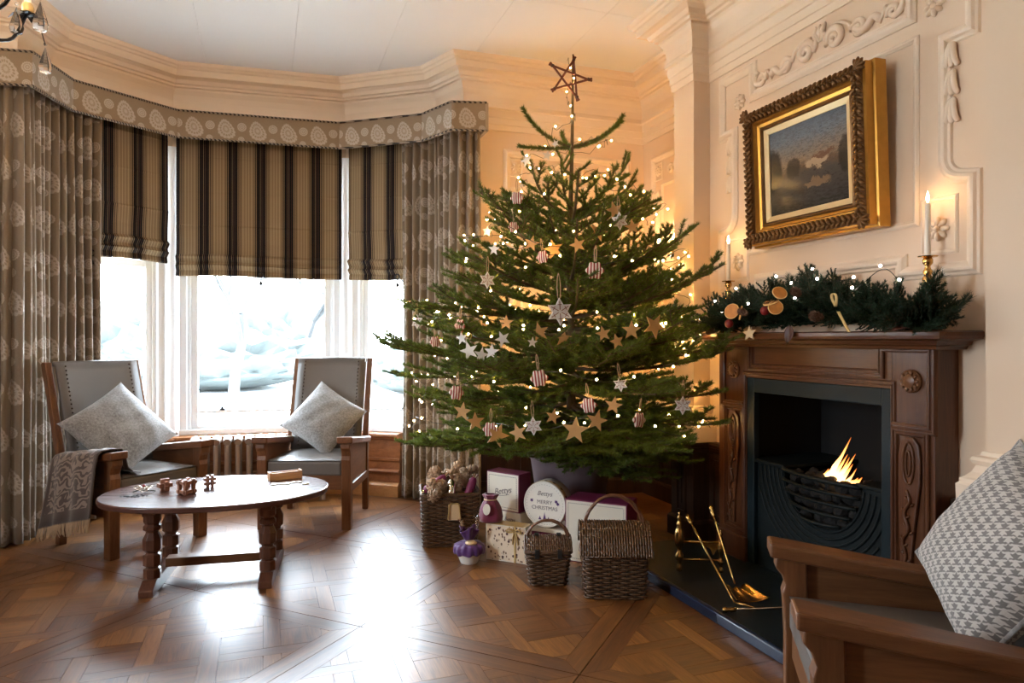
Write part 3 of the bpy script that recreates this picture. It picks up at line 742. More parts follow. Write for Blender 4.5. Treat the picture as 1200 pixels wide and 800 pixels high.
# back wall and alcove wall panels
def side_panel(name, Mw, x0, x1, label, scroll=True):
    e = .13; mb = MB()
    path = [(x0, 2.58), (x1, 2.58), (x1, 2.28), (x1-.06, 2.28), (x1-.06, 1.50), (x1, 1.40), (x1, .72), (x0, .72), (x0, 1.40), (x0+.06, 1.50), (x0+.06, 2.28), (x0, 2.28)]
    mold(mb, path, Mw, True, 1.2); o = mb.build(name, M['plaster']); struct(o, label)
    mb = MB(); mold(mb, [(x0+e, 2.36), (x1-e, 2.36), (x1-e, .80), (x0+e, .80)], Mw, True, .6); mb.build('inner_moulding', M['plaster'], o)
    for x in (x0+.085, x1-.085):
        mb = MB(); mold(mb, [(x-.05, 2.53), (x+.05, 2.53), (x+.05, 2.40), (x-.05, 2.40)], Mw, True, .35); mb.build('small_moulding', M['plaster'], o)
        mb = MB(); rosette(mb, (x, 2.465), .040, Mw); mb.build('rosette', M['plaster'], o, smooth=True)
    c = (x0+x1)/2; w = (x1-x0)/2-.2
    if w > .1:
        for s in (-1, 1):
            mb = MB(); spiral(mb, (c+s*w*.25, 2.46), .045, 1.5, 200 if s > 0 else -20, -s, Mw, .011, [(c, 2.54), (c+s*w*.1, 2.52)])
            spiral(mb, (c+s*w*.7, 2.45), .035, 1.5, 170 if s > 0 else 10, -s, Mw, .010, [(c+s*w*.3, 2.51), (c+s*w*.5, 2.49)])
            mb.build('scroll_relief', M['plaster'], o, smooth=True)
d_ = (Vector((2.807, 4.74))-Vector(BW[6])); nb = Vector((d_.y, -d_.x, 0)).normalized()
MBW = frame3(nb, (0, 0, 1), (BW[6][0], BW[6][1], 0)); sx = 1 if (MBW.to_3x3() @ Vector((1, 0, 0))).x > 0 else -1
side_panel('trim_5', MBW, *(sorted((sx*.30, sx*(d_.length-.13)))), label='plaster panel moulding on the back wall behind the tree')
MAW = frame3((-1, 0, 0), (0, 0, 1), (2.807, 4.2, 0))
side_panel('trim_6', MAW, -.40, .40, 'plaster panel moulding on the alcove wall')

# ---- garden outside, pale with frost
gm = MB().box(-40, 34, -20, 70, -.75, -.55).build('lawn', M['garden']); struct(gm, 'frosted lawn outside the bay windows')
def shrub(x, y, r, h, label):
    me = bpy.data.meshes.new('garden_shrub'); b = bmesh.new(); bmesh.ops.create_icosphere(b, subdivisions=4, radius=1)
    for v in b.verts:
        k = 1+.18*sin(v.co.x*7+x)*sin(v.co.y*8+y)*cos(v.co.z*6)+U(-.10, .10); v.co = Vector((v.co.x*r*k, v.co.y*r*k, (v.co.z*.5+.5)*h*k))
    b.to_mesh(me); b.free(); o = link('garden_shrub', me, M['shrub']); o.location = (x, y, -.56); tag(o, label, 'shrub')
for i, (x, y, r, h, l) in enumerate([(-8.5, 24, 2.6, 2.4, 'round shrub outside the left bay window'), (-1.5, 26, 3.4, 1.9, 'broad shrub outside the middle bay window'),
                                    (4.6, 22, 1.6, 1.5, 'low shrub outside the middle bay window'), (9.0, 28, 3.4, 2.6, 'tall shrub outside the bay window beside the curtain'),
                                    (-5.0, 34, 3.0, 3.6, 'high rounded shrub far across the lawn'), (2.0, 38, 3.4, 4.2, 'highest rounded shrub far across the lawn'), (11.5, 41, 3.0, 3.4, 'rounded shrub far across the lawn beside the highest one')]):
    shrub(x, y, r, h, l)
M['gbark'] = basic('garden_bark', (.012, .012, .012), .9, var=.3)
def bare_tree(x, y, H, seed, label):
    rn = random.Random(seed); t = thing('garden_tree', label, 'tree', (x, y, -.56)); mb = MB()
    def grow(mb, p, d, L, r, lev):
        q = [p]
        for k in range(3):
            d = (d+Vector((rn.uniform(-.22, .22), rn.uniform(-.22, .22), rn.uniform(-.05, .14)))).normalized(); q.append(q[-1]+d*L/3)
        mb.tube(q, [r, r*.85, r*.7, r*.55], 5 if lev < 2 else 3)
        if lev < 5:
            for k in range(3 if lev < 4 else 4):
                e = (d+Vector((rn.uniform(-1, 1), rn.uniform(-1, 1), rn.uniform(-.35, .6)))*.85).normalized(); grow(mb, q[rn.choice((2, 3, 3))], e, L*rn.uniform(.55, .8), r*.55, lev+1)
    grow(mb, Vector((0, 0, 0)), Vector((0, 0, 1)), H*.33, H*.022, 0)
    mb.build('trunk_and_branches', M['gbark'], t, fix=False)
for x, y, H, sd, l in ((-7.2, 17, 6.5, 3, 'bare tree outside the left bay window'), (-.8, 20, 7.5, 5, 'bare tree outside the middle bay window'), (1.6, 30, 8, 9, 'farther bare tree outside the middle bay window'), (5.6, 17.5, 6.5, 7, 'bare tree outside the bay window beside the curtain')):
    bare_tree(x, y, H, sd, l)
# ================================================================ SOFT FURNISHINGS
PZ0, PZ1 = 2.645, 2.84
pel = thing('pelmet', 'paisley fabric pelmet with cord edging following the bay', 'pelmet', (0, 0, 0))
ru = 0
PIN = offset(PEL, .022)
for i in range(len(PEL)-1):
    a, b = Vector(PEL[i]), Vector(PEL[i+1]); c, d = Vector(PIN[i]), Vector(PIN[i+1]); L = (b-a).length
    me = bpy.data.meshes.new('pelmet_panel')
    vs_ = [(*a, PZ0), (*b, PZ0), (*b, PZ1), (*a, PZ1), (*c, PZ0), (*d, PZ0), (*d, PZ1), (*c, PZ1)]
    me.from_pydata(vs_, [], [(0, 1, 2, 3), (5, 4, 7, 6), (3, 2, 6, 7), (1, 0, 4, 5), (0, 3, 7, 4), (2, 1, 5, 6)])
    ul = me.uv_layers.new(name='UVMap')
    uvv = [(ru, 0), (ru+L, 0), (ru+L, .195), (ru, .195)]*2
    for lp in me.loops: ul.data[lp.index].uv = uvv[lp.vertex_index]
    link('pelmet_panel', me, M['pelmet'], pel); ru += .234
    ru = round(ru/.216)*.216
for e, k in ((0, 0), (7, 1)):                     # returns to the wall
    a = Vector(PEL[e]); MB().prism([(a.x-.011, a.y), (a.x+.011, a.y), (a.x+.011, a.y+.2), (a.x-.011, a.y+.2)], PZ0, PZ1).build('pelmet_return', M['pelmet'], pel)
MB().sweep([(-.02, PZ1-.03), (-.19, PZ1-.03), (-.19, PZ1-.012), (-.02, PZ1-.012)], PEL).build('pelmet_board', M['pine'], pel)
for z in (PZ0, PZ1):
    MB().tube([(x, y, z) for x, y in offset(PEL, -.004)], .0075, 8).build('cord_edging', M['cord'], pel, smooth=True)

def resample(path, n):
    P = [Vector(p) for p in path]; seg = [(P[i+1]-P[i]).length for i in range(len(P)-1)]; tot = sum(seg); out = []
    for k in range(n+1):
        s = tot*k/n; i = 0
        while i < len(seg)-1 and s > seg[i]: s -= seg[i]; i += 1
        out.append(P[i].lerp(P[i+1], min(1, s/seg[i])))
    return out, tot
def curtain(name, path, z0, z1, folds, amp, label, seed=0, flare=1.15, full=2.5):
    rn = random.Random(seed); n = folds*10
    pts = [Vector((p.x, p.y)) for p in crom([(*p, 0) for p in path], 10)]
    P, tot = resample([tuple(p) for p in pts], n); nrm = []
    for i in range(n+1):
        d = (P[min(n, i+1)]-P[max(0, i-1)]).normalized(); nrm.append(Vector((-d.y, d.x)))
    am = [amp*rn.uniform(.55, 1.25) for _ in range(folds+2)]; ph = [rn.uniform(-.35, .35) for _ in range(folds+2)]
    t = thing(name, label, 'curtain', (P[n//2].x, P[n//2].y, z0))
    inv = Vector((P[n//2].x, P[n//2].y, z0))
    def fn(u, v):
        i = round(u*n); x = u*folds; k = min(folds, int(x)); fr = x-k
        a = am[k]*(1-fr)+am[k+1]*fr; p = ph[k]*(1-fr)+ph[k+1]*fr
        g = (.72+.28*(1-v)**.7)
        s = sin(2*pi*x+p*(1.5-v)); s = math.copysign(abs(s)**.7, s)
        q = P[i]+nrm[i]*a*g*s
        mid = P[n//2]; q = q+(P[i]-mid)*(flare-1)*max(0, .35-v)*.8
        q = q+Vector((sin(v*5+x)*.006, cos(v*4+x*1.3)*.006))
        return Vector((q.x, q.y, z0+(z1-z0)*v))-inv
    grid_mesh('curtain_cloth', fn, n, 26, M['damask'], t, sol=.005, uvs=lambda u, v: (u*tot*full, v*(z1-z0)))
    hd = MB(); hd.tube([Vector((p.x, p.y, z1-.02))-inv for p in pts], .010, 8); hd.build('curtain_track', M['white'], t)
    return t
curtain('long_curtain', [(-1.56, 4.745), (-1.385, 4.73), (-1.325, 4.80), (-1.305, 4.95), (-1.23, 5.10), (-1.03, 5.255)], .012, 2.80, 15, .044, 'floor length paisley curtain behind the chair with the throw', 3)
curtain('long_curtain', [(.975, 5.14), (1.10, 5.03), (1.19, 4.92), (1.255, 4.78), (1.31, 4.70), (1.435, 4.655)], .012, 2.80, 11, .040, 'floor length paisley curtain beside the Christmas tree', 8)

# roman blinds
def blind(k, zb, label, s0, s1, u0, ring):
    a, b = Vector(BW[k]), Vector(BW[k+1]); d = (b-a).normalized(); n = Vector((d.y, -d.x)); L = (b-a).length
    off = .035; W_ = s1-s0; c = a+d*(s0+s1)/2+n*off
    t = thing('roman_blind', label, 'blind', (c.x, c.y, zb), math.degrees(math.atan2(d.y, d.x)))
    zt = 2.72-zb
    prof = [(0, .055), (-.012, .035), (-.020, .008), (-.014, 0), (-.004, .012), (-.010, .045), (-.030, .070), (-.034, .078), (-.020, .086), (-.012, .105), (-.030, .130), (-.036, .142), (-.026, .152), (-.008, .165),
            (-.004, .25), (-.009, .36), (-.012, .372), (-.006, .385), (-.004, .62), (-.006, .632), (-.004, .645), (-.002, .88), (-.004, .89), (-.002, .90), (0, zt)]
    # local y is towards the glass, so the room side is -y
    ln = [0]
    for p, q in zip(prof[:-1], prof[1:]): ln.append(ln[-1]+math.dist(p, q))
    m = len(prof)-1
    def fn(u, v):
        j = round(v*m); y, z = prof[j]; w = sin(u*pi*3+k)*.004*(1-min(1, z/.6))
        lean = -.014*(k-3)*max(0, 1-z/.5)**2*(-1 if k == 2 else -1)
        return ((u-.5)*W_+lean, y+w, z+(.006*sin(u*pi*2+k*2) if z < .2 else 0))
    grid_mesh('blind_cloth', fn, 40, m, M['stripe'], t, sol=.003, uvs=lambda u, v: (u0+u*W_, ln[round(v*m)]), smooth=False)
    MB().box(-W_/2, W_/2, .004, .02, zt-.04, zt).build('head_rail', M['white'], t)
    for x in ring:
        mb = MB(); mb.tube([(x+.019*cos(2*pi*i/14), -.048, .016+.019*sin(2*pi*i/14)) for i in range(14)], .0048, 6, closed=True); mb.build('pull_ring', M['black'], t)
        mb = MB(); mb.tube([(x, -.045, .005), (x, -.045, -.028)], .0015, 5); mb.lathe([(.002, 0), (.008, -.004), (.010, -.018), (.004, -.022)], 8, T(x, -.045, -.030) @ Matrix.Scale(1.5, 4)); mb.build('pull_tassel', M['black'], t)
    return t
def blen(k): return (Vector(BW[k+1])-Vector(BW[k])).length
blind(2, 1.755, 'striped roman blind on the left bay window', .03, blen(2)-.055, .06, [-.17])
blind(3, 1.665, 'wide striped roman blind on the middle bay window', .035, blen(3)-.035, .0, [0.0])
blind(4, 1.655, 'striped roman blind on the bay window beside the curtain', .045, blen(4)-.03, .03, [.08])

# column radiator under the middle window
ra, rb = Vector(BW[3]), Vector(BW[4]); rd = (rb-ra).normalized(); rn_ = Vector((rd.y, -rd.x)); rc = ra+rd*.64+rn_*.20
rad = thing('column_radiator', 'taupe cast column radiator under the middle bay window', 'radiator', (rc.x, rc.y, .0), math.degrees(math.atan2(rd.y, rd.x)))
for i in range(13):
    x = -.45+i*.074
    mb = MB()
    for y in (-.055, 0, .055):
        mb.tube([(x, y, .13), (x, y, .43)], .0165, 8)
    mb.tube([(x, -.062, .455), (x, 0, .468), (x, .062, .455)], [.026, .034, .026], 10); mb.tube([(x, -.062, .115), (x, .062, .115)], .028, 10)
    mb.build('radiator_column', M['rad'], rad, smooth='auto')
for x in (-.45, .438):
    mb = MB(); mb.tube([(x, -.045, .10), (x, -.05, .0)], [.018, .022], 8); mb.tube([(x, .045, .10), (x, .05, .0)], [.018, .022], 8); mb.build('radiator_foot', M['rad'], rad)

# ================================================================ ARMCHAIRS  (front = local -y)
def armchair(label, loc, rz):
    t = thing('armchair', label, 'armchair', loc, rz, 'oak armchairs with leather seats')
    X, F, B = .265, -.275, .245
    for s in (-1, 1):
        # front leg with a corbel under the arm (profile in yz)
        poly = [(F-.03, 0), (F+.03, 0), (F+.034, .30), (F+.03, .545), (F-.055, .545), (F-.058, .515), (F-.040, .495), (F-.030, .465), (F-.038, .44), (F-.034, .40), (F-.030, .30)]
        Mx = Matrix(((0, 0, 1, s*X-.029), (1, 0, 0, 0), (0, 1, 0, 0), (0, 0, 0, 1)))
        MB().prism(poly, 0, .058, Mx).build('front_leg', M['oakZ'], t, bev=.005)
        back = [(B-.01, 0), (B+.045, 0), (B+.03, .30), (B+.045, .52), (B+.215, 1.045), (B+.205, 1.06), (B+.168, 1.06), (B-.005, .50), (B-.02, .30)]
        Mb = Matrix(((0, 0, 1, s*X-.020), (1, 0, 0, 0), (0, 1, 0, 0), (0, 0, 0, 1)))
        MB().prism(back, 0, .040, Mb).build('back_post', M['oakZ'], t, bev=.005)
        arm = [(s*X-.048, F-.075), (s*X+.048, F-.075), (s*X+.050, F-.06), (s*X+.050, F+.2), (s*X+.036, B+.025), (s*X-.036, B+.025), (s*X-.050, F+.2), (s*X-.050, F-.06)]
        ao = MB().prism(arm, .540, .582); ao.v = [(x, y, z-.13*(y-F)) for x, y, z in ao.v]; ao.build('armrest', M['oakY'], t, bev=.007)
        sp_ = MB().box(s*X-.010, s*X+.010, F, B+.01, .27, .545); sp_.v = [(x, y, z-(.13*(y-F) if z > .4 else 0)) for x, y, z in sp_.v]; sp_.build('side_panel', M['oakY'], t)
        MB().box(s*X-.020, s*X+.020, F, B+.01, .225, .275).build('side_rail', M['oakY'], t, bev=.003)
    MB().box(-X, X, F-.012, F+.012, .25, .345).build('front_rail', M['oakX'], t, bev=.003)
    MB().box(-X, X, B-.012, B+.012, .24, .33).build('back_rail', M['oakX'], t, bev=.003)
    def cush(u, v):
        x = (u*2-1)*(X-.032); y = F-.02+(B+.02-F)*v; e = max(abs(u*2-1), abs(v*2-1))
        return x, y, .435-.010*v+.014*(1-e**4)
    st = grid_mesh('seat_top', cush, 14, 14, M['leather'], t)
    MB().box(-X+.032, X-.032, F-.02, B, .338, .430).build('seat_cushion', M['leather'], t, bev=.012)
    # leather back slung between the posts
    def bk(u, v):
        z = .43+(1.055-.43)*v; y = B-.03+.005+(z-.50)*.30+.012*sin(pi*u)-.01
        return (u*2-1)*(X-.022), y, z
    bo = grid_mesh('leather_back', bk, 10, 12, M['leather'], t, sol=.022)
    mb = MB()
    for s in (-1, 1):
        for k in range(24):
            v = .05+k*.040; x, y, z = bk(.5+s*.395, v); mb.ball((x, y-.013, z), .0062, 6, 4)
    mb.build('nail_studs', M['stud'], bo, smooth=True, kind='stuff')
    MB().tube([(-X+.02, B+.152, 1.050), (X-.02, B+.152, 1.050)], .016, 8).build('top_rail', M['leather'], t, smooth=True)
    return t
armchair('oak armchair with a grey cushion, between radiator and tree', (.335, 4.785, 0), -20)
armchair('oak armchair with a patterned throw over one arm', (-.750, 4.640, 0), 39)
armchair('oak armchair holding the houndstooth cushion, beside the hearth', (1.579, 1.284, 0), 235.5)

def pillow(name, label, c, n, up, size, th, mat, roll=45, uvs=1.0, piping=None):
    t = thing(name, label, 'cushion', c)
    Mw = frame3(n, up) @ rot('Z', roll); mb = []
    h = size/2
    def side(sg):
        def fn(u, v):
            a, b = u*2-1, v*2-1
            e = (max(0, 1-abs(a)**2.6)*max(0, 1-abs(b)**2.6))**.55
            pin = 1-.07*(1-abs(a)**2)*(abs(b)**3); pin2 = 1-.07*(1-abs(b)**2)*(abs(a)**3)
            w = .006*sin(a*9+b*5)*sin(b*8-a*3)*(e**.5)
            return Mw @ Vector((a*h*pin2, b*h*pin, sg*(th/2*e+w*.6)))
        return fn
    for sg, nm in ((1, 'cushion_front'), (-1, 'cushion_back')):
        grid_mesh(nm, side(sg), 26, 26, mat, t, uvs=lambda u, v: (u*uvs, v*uvs))
    if piping:
        f = side(0); ring = [f(i/12, 0) for i in range(12)]+[f(1, i/12) for i in range(12)]+[f(1-i/12, 1) for i in range(12)]+[f(0, 1-i/12) for i in range(12)]
        MB().tube(ring, .006, 6, closed=True).build('piping', piping, t, smooth=True)
    return t
def fdir(rz): return Vector((sin(R(rz)), -cos(R(rz)), 0))    # facing direction of a chair turned by rz
f1 = fdir(-20); f2 = fdir(39); f3 = fdir(235.5)
def onchair(c, f, back, side, z):
    l = Vector((-f.y, f.x, 0))
    return (c[0]-f.x*back+l.x*side, c[1]-f.y*back+l.y*side, z)
pillow('square_cushion', 'plush grey cushion standing on its corner in the chair between radiator and tree', onchair((.335, 4.785), f1, .10, .015, .655), f1*1+Vector((.04, 0, .62)), (-.16, 0, 1), .42, .16, M['fur'])
pillow('square_cushion', 'plush grey cushion leaning in the chair with the patterned throw', onchair((-.750, 4.640), f2, .06, -.03, .660), f2*1+Vector((0, -.25, .80)), (.20, 0, 1), .47, .17, M['fur'])
pillow('square_cushion', 'houndstooth check cushion in the armchair beside the hearth', onchair((1.579, 1.284), f3, .16, .0, .675), (cos(R(158)), sin(R(158)), .48), (.12, .30, 1), .43, .17, M['hound'], 45, 1.0, M['fur'])

# throw over the arm of the second chair, in the chair's own axes
th = thing('patterned_throw', 'brown damask throw with tan fringe hanging over the chair arm', 'throw', (-.750, 4.640, 0), 39)
TX = -.270
prof = [(TX+.16, .450), (TX+.115, .462), (TX+.085, .49), (TX+.070, .56), (TX+.052, .597), (TX, .603), (TX-.050, .597), (TX-.064, .575), (TX-.070, .50), (TX-.074, .42), (TX-.080, .34), (TX-.084, .27), (TX-.090, .215)]
pl = [0]
for a_, b_ in zip(prof[:-1], prof[1:]): pl.append(pl[-1]+math.dist(a_, b_))
mprof = len(prof)-1
def thr(u, v):
    j = round((1-v)*mprof); x, z = prof[j]; y = -.285+.50*u
    hang = max(0, (j-6)/(mprof-6)); z = z-hang*(.03+.11*(u-.5)*1.1)
    w = .008*sin(u*17+j*.6)*(.4+hang); x = x+w-(.012 if j > 6 else 0)*hang*3; z = z+(.004*sin(u*23+j) if 2 < j < 7 else 0)
    y = y+hang*.02*sin(u*3)
    if j > 2: z -= .13*(y+.275)*(1-hang)
    return x, y, z
to = grid_mesh('throw_cloth', thr, 36, mprof, M['throw'], th, sol=.006, uvs=lambda u, v: (u*.46, pl[mprof]-pl[round((1-v)*mprof)]))
mb = MB()
for i in range(64):
    u = i/63; x, y, z = thr(u, 0); L = U(.055, .075)
    mb.tube([(x, y, z+.005), (x-.004+U(-.004, .004), y+U(-.004, .004), z-L*.5), (x-.004+U(-.008, .008), y+U(-.008, .008), z-L)], [.0030, .0034, .0022], 5)
mb.build('fringe', M['fringe'], th, kind='stuff')

# ================================================================ COFFEE TABLE
tb = thing('coffee_table', 'oval dark oak coffee table on turned legs', 'coffee table', (-.225, 3.815, 0), -7)
A_, B_ = .545, .375
el = [(math.copysign(abs(cos(t))**.92, cos(t))*A_, math.copysign(abs(sin(t))**.92, sin(t))*B_) for t in [2*pi*i/72 for i in range(72)]]
MB().prism(el, .402, .430).build('table_top', M['tabletop'], tb, bev=.006, smooth='auto')
for x in (-.262, .262):
    # sled foot, chamfered ends
    Mx = Matrix(((0, 0, 1, x-.032), (1, 0, 0, 0), (0, 1, 0, 0), (0, 0, 0, 1)))
    MB().prism([(-.285, 0), (.285, 0), (.285, .032), (.225, .062), (-.225, .062), (-.285, .032)], 0, .064, Mx).build('foot', M['tabley'], tb, bev=.004)
    MB().box(x-.025, x+.025, -.25, .25, .368, .403).build('cross_bearer', M['tabley'], tb, bev=.003)
    for y in (-.17, .17):
        mb = MB(); z0, z1 = .058, .370; H = z1-z0
        pr = [(.036, 0), (.036, .15), (.026, .165), (.026, .18), (.037, .20), (.037, .36), (.025, .38), (.025, .40), (.038, .44), (.039, .60), (.026, .70), (.026, .72), (.037, .745), (.037, .80), (.028, .83), (.036, .87), (.036, 1)]
        mb.lathe([(r*1.12, z0+H*k) for r, k in pr], 8, T(x, y, 0) @ rot('Z', 22.5)); mb.build('leg', M['tablez'], tb, bev=.002)
MB().box(-.24, .24, -.036, .036, .062, .105).build('stretcher', M['oakX'], tb, bev=.004)
TZ = .4305
# interlocking wooden puzzles
def burr(label, c, s, rz, kind):
    t = thing('burr_puzzle', label, 'puzzle', (c[0], c[1], TZ), rz, 'wooden puzzles on the coffee table')
    b = s*.16
    if kind == 0:
        for k in range(3):
            for o in (-b*1.02, b*1.02):
                d = [b*.95]*3; d[k] = s/2; p = [0, 0, 0]; p[(k+1) % 3] = o
                MB().box(p[0]-d[0], p[0]+d[0], p[1]-d[1], p[1]+d[1], p[2]-d[2]+s/2, p[2]+d[2]+s/2).build('puzzle_stick', M['puzzle'], t, bev=.001)
    else:
        g = s*.30
        for k in range(3):
            for o1 in (-g, g):
                for o2 in (-g, g):
                    d = [b*.7]*3; d[k] = s/2; p = [0, 0, 0]; p[(k+1) % 3] = o1; p[(k+2) % 3] = o2
                    if kind == 2: p[(k+1) % 3] *= .62; p[(k+2) % 3] *= .62
                    MB().box(p[0]-d[0], p[0]+d[0], p[1]-d[1], p[1]+d[1], p[2]-d[2]+s/2, p[2]+d[2]+s/2).build('puzzle_stick', M['puzzle'], t, bev=.001)
burr('solid cross shaped wooden burr puzzle beside the silver trinket', (-.475, 3.86), .064, 25, 0)
burr('open cage wooden burr puzzle on the coffee table', (-.365, 3.76), .074, 40, 1)
burr('round knobbly wooden burr puzzle on the coffee table', (-.268, 3.90), .060, 10, 2)
# silver trinket pile
tr = thing('metal_puzzle', 'little heap of twisted silver wire puzzle pieces on the coffee table', 'puzzle', (-.575, 3.87, TZ))
for k in range(7):
    a, r = U(0, 6.28), U(.010, .018); cx, cy = U(-.03, .03), U(-.02, .02)
    MB().tube([(cx+r*cos(2*pi*i/12), cy+r*sin(2*pi*i/12), .006+k*.003+.010*(1+sin(2*pi*i/12+a))*.5) for i in range(12)], .0028, 6, closed=True).build('wire_ring', M['bauble'], tr, smooth=True)
MB().ball((.005, 0, .032), .009, 8, 6).build('red_bead', M['red'], tr, smooth=True)
MB().tube([(-.045, .01, .003), (-.02, 0, .012), (.03, -.01, .010), (.055, .01, .003)], .003, 6).build('dark_cord', M['wire'], tr)
for k in range(12):
    x, y = -.66+.018*(k % 6)+U(-.006, .006), 3.80-.028*(k//6)+U(-.008, .008); r = U(.005, .008)
    o = MB().tube([(r*cos(2*pi*i/8), r*.7*sin(2*pi*i/8), .002) for i in range(8)], .0016, 5, closed=True).build('metal_link', M['black'])
    o.location = (x+.03*(k//6), y, TZ); o.rotation_euler = (0, 0, U(0, 3)); tag(o, 'tiny dark metal link scattered beside the wire puzzle heap', 'puzzle piece', 'metal links on the coffee table')
# long wooden tray and the loose tiles
tr = thing('tile_box', 'long open wooden box for the game tiles', 'box', (.105, 3.985, TZ), 14)
MB().box(-.085, .085, -.024, .024, 0, .007).build('base', M['tray'], tr)
for y0, y1 in ((-.026, -.019), (.019, .026)): MB().box(-.086, .086, y0, y1, 0, .040).build('side', M['tray'], tr, bev=.001)
for x0, x1 in ((-.088, -.080), (.080, .088)): MB().box(x0, x1, -.026, .026, 0, .044).build('end', M['tray'], tr, bev=.001)
MB().box(-.078, .078, -.016, .016, .026, .034).build('sliding_lid', M['tray'], tr)
tile = None
for k in range(9):
    p = (.055+.03*(k % 5)+U(-.008, .008), 3.865-.032*(k//5)+U(-.012, .012), TZ)
    if k == 8: p = (.205, 3.80, TZ)
    if tile is None: o = tile = tag(MB().box(-.017, .017, -.009, .009, 0, .005).build('game_tile', M['cream'], bev=.001), 'small pale game tile lying by the wooden box', 'game tile', 'loose game tiles')
    else: o = dup(tile)
    o.location = p; o.rotation_euler = (0, 0, U(0, 3.1))
# ================================================================ FIREPLACE
FX = 2.363
fp = thing('fireplace_surround', 'carved mahogany fireplace surround with mantel shelf', 'fireplace', (2.43, 2.53, 0))
fpo = Vector((2.43, 2.53, 0))
def fb(name, mb, mat, parent=fp, **k):
    if parent in (fp,): mb.v = [tuple(Vector(p)-fpo) for p in mb.v]
    return mb.build(name, mat, parent, **k)
Y0, Y1 = 1.893, 3.20
def jamb(y0, y1, outer):
    mb = MB().box(FX+.012, 2.499, y0, y1, 0, 1.165); fb('jamb', mb, M['mahoZ'], bev=.003)
    mb = MB().box(FX-.004, 2.499, y0-.006, y1+.006, 0, .16); fb('plinth_block', mb, M['mahoZ'], bev=.006)
jamb(Y0, 2.083, 0); jamb(2.972, Y1, 1)
fb('frieze', MB().box(FX+.012, 2.499, 2.083, 2.972, 1.0, 1.165), M['mahoY'])
# stepped mouldings on the front: frame around opening, corner blocks and frieze panel
MF = frame3((-1, 0, 0), (0, 0, 1), (FX+.012, 2.53, 0)) ; MF.translation -= fpo
sgy = (MF.to_3x3() @ Vector((1, 0, 0))).y
SM = [(-.004, 0), (-.004, .010), (.002, .014), (.008, .014), (.010, .008), (.016, .008), (.020, .012), (.026, .012), (.030, .004), (.034, 0)]
def smold(name, path, closed=True, w=1.0, flip=False):
    mb = MB(); mb.sweep([(a*w*(-1 if flip else 1), h*w) for a, h in SM], path, closed=closed, M=MF); return mb.build(name, M['mahoZ'], fp)
hw = .4455
for s in (-1, 1):
    # corner block panel
    cx = s*(hw+.088)
    mb = MB()
    mb.lathe([(.046, 0), (.046, .008), (.040, .014), (.030, .012), (.026, .020), (.012, .026), (0, .027)], 20, MF @ T(cx+.004*s, 1.035, 0))
    for k in range(10):
        a = 2*pi*k/10; mb.lathe([(sin(pi*i/4), -cos(pi*i/4)) for i in range(5)], 6, MF @ T(cx+.004*s+cos(a)*.033, 1.035+sin(a)*.033, .014) @ rot('Z', math.degrees(a)) @ Matrix.Diagonal((.010, .008, .008, 1)))
    mb.build('roundel', M['oakZ'], fp, smooth='auto')
    # jamb panel with carved scroll
    smold('jamb_moulding', [(cx-.080, .845), (cx+.080, .845), (cx+.080, .19), (cx-.080, .19)], True, .8)
    mb = MB()
    outl = [(-.030, .22), (-.042, .42), (-.046, .60), (-.046, .74), (-.036, .79), (-.012, .818), (.020, .818), (.044, .79), (.052, .73), (.050, .64), (.030, .50), (.014, .36), (.010, .22)]
    mb.prism([(cx+x, z) for x, z in outl], 0, .016, MF)
    mb.build('scroll_bracket', M['mahoZ'], fp, bev=.005)
    mb = MB()
    ov = [(cx+.002+.024*cos(2*pi*i/24), .715+.080*sin(2*pi*i/24), .017) for i in range(24)]; mb.tube(ov, .006, 6, closed=True, M=MF)
    ov = [(cx+.002+.011*cos(2*pi*i/20), .715+.048*sin(2*pi*i/20), .018) for i in range(20)]; mb.tube(ov, .005, 6, closed=True, M=MF)
    vine = crom([(cx-.006, .61, .016), (cx+.012, .57, .022), (cx-.012, .52, .022), (cx+.006, .46, .022), (cx-.018, .41, .022), (cx-.004, .35, .021), (cx-.022, .30, .020), (cx-.010, .24, .017)], 6)
    mb.tube(vine, [.007]*20+[.0055]*(len(vine)-20), 6, M=MF)
    for k in range(4, len(vine)-2, 3):
        p = vine[k]; sd = 1 if k % 2 else -1
        mb.lathe([(sin(pi*i/4), -cos(pi*i/4)) for i in range(5)], 6, MF @ T(p.x+sd*.011, p.y-.006, .019) @ rot('Z', sd*40) @ Matrix.Diagonal((.013, .006, .006, 1)))
    mb.build('carved_vine', M['mahoZ'], fp, smooth=True)
sh = [(0, 1.042), (hw-.035, 1.042), (hw-.035, 1.150), (hw+.168, 1.150), (hw+.168, .865), (hw+.010, .865)]
smold('stepped_moulding', [(-x, z) for x, z in sh[::-1]]+sh[1:], False, 1.0, flip=True)
smold('opening_moulding', [(-hw-.002, .165), (-hw-.002, 1.012), (hw+.002, 1.012), (hw+.002, .165)], False, .6, flip=True)
# mantel shelf
SH = [(0, 1.160), (.028, 1.160), (.034, 1.172), (.046, 1.178), (.054, 1.192), (.074, 1.196), (.092, 1.200), (.096, 1.212), (.096, 1.226), (.088, 1.232), (0, 1.232)]
mb = MB(); mb.sweep(SH, [(2.4985, Y1+.004), (FX+.002, Y1+.004), (FX+.002, Y0-.004), (2.4985, Y0-.004)]); mb.prism([(FX, Y0), (2.4985, Y0), (2.4985, Y1), (FX, Y1)], 1.162, 1.2318)
fb('mantel_shelf', mb, M['mahoY'])
SZ = 1.232
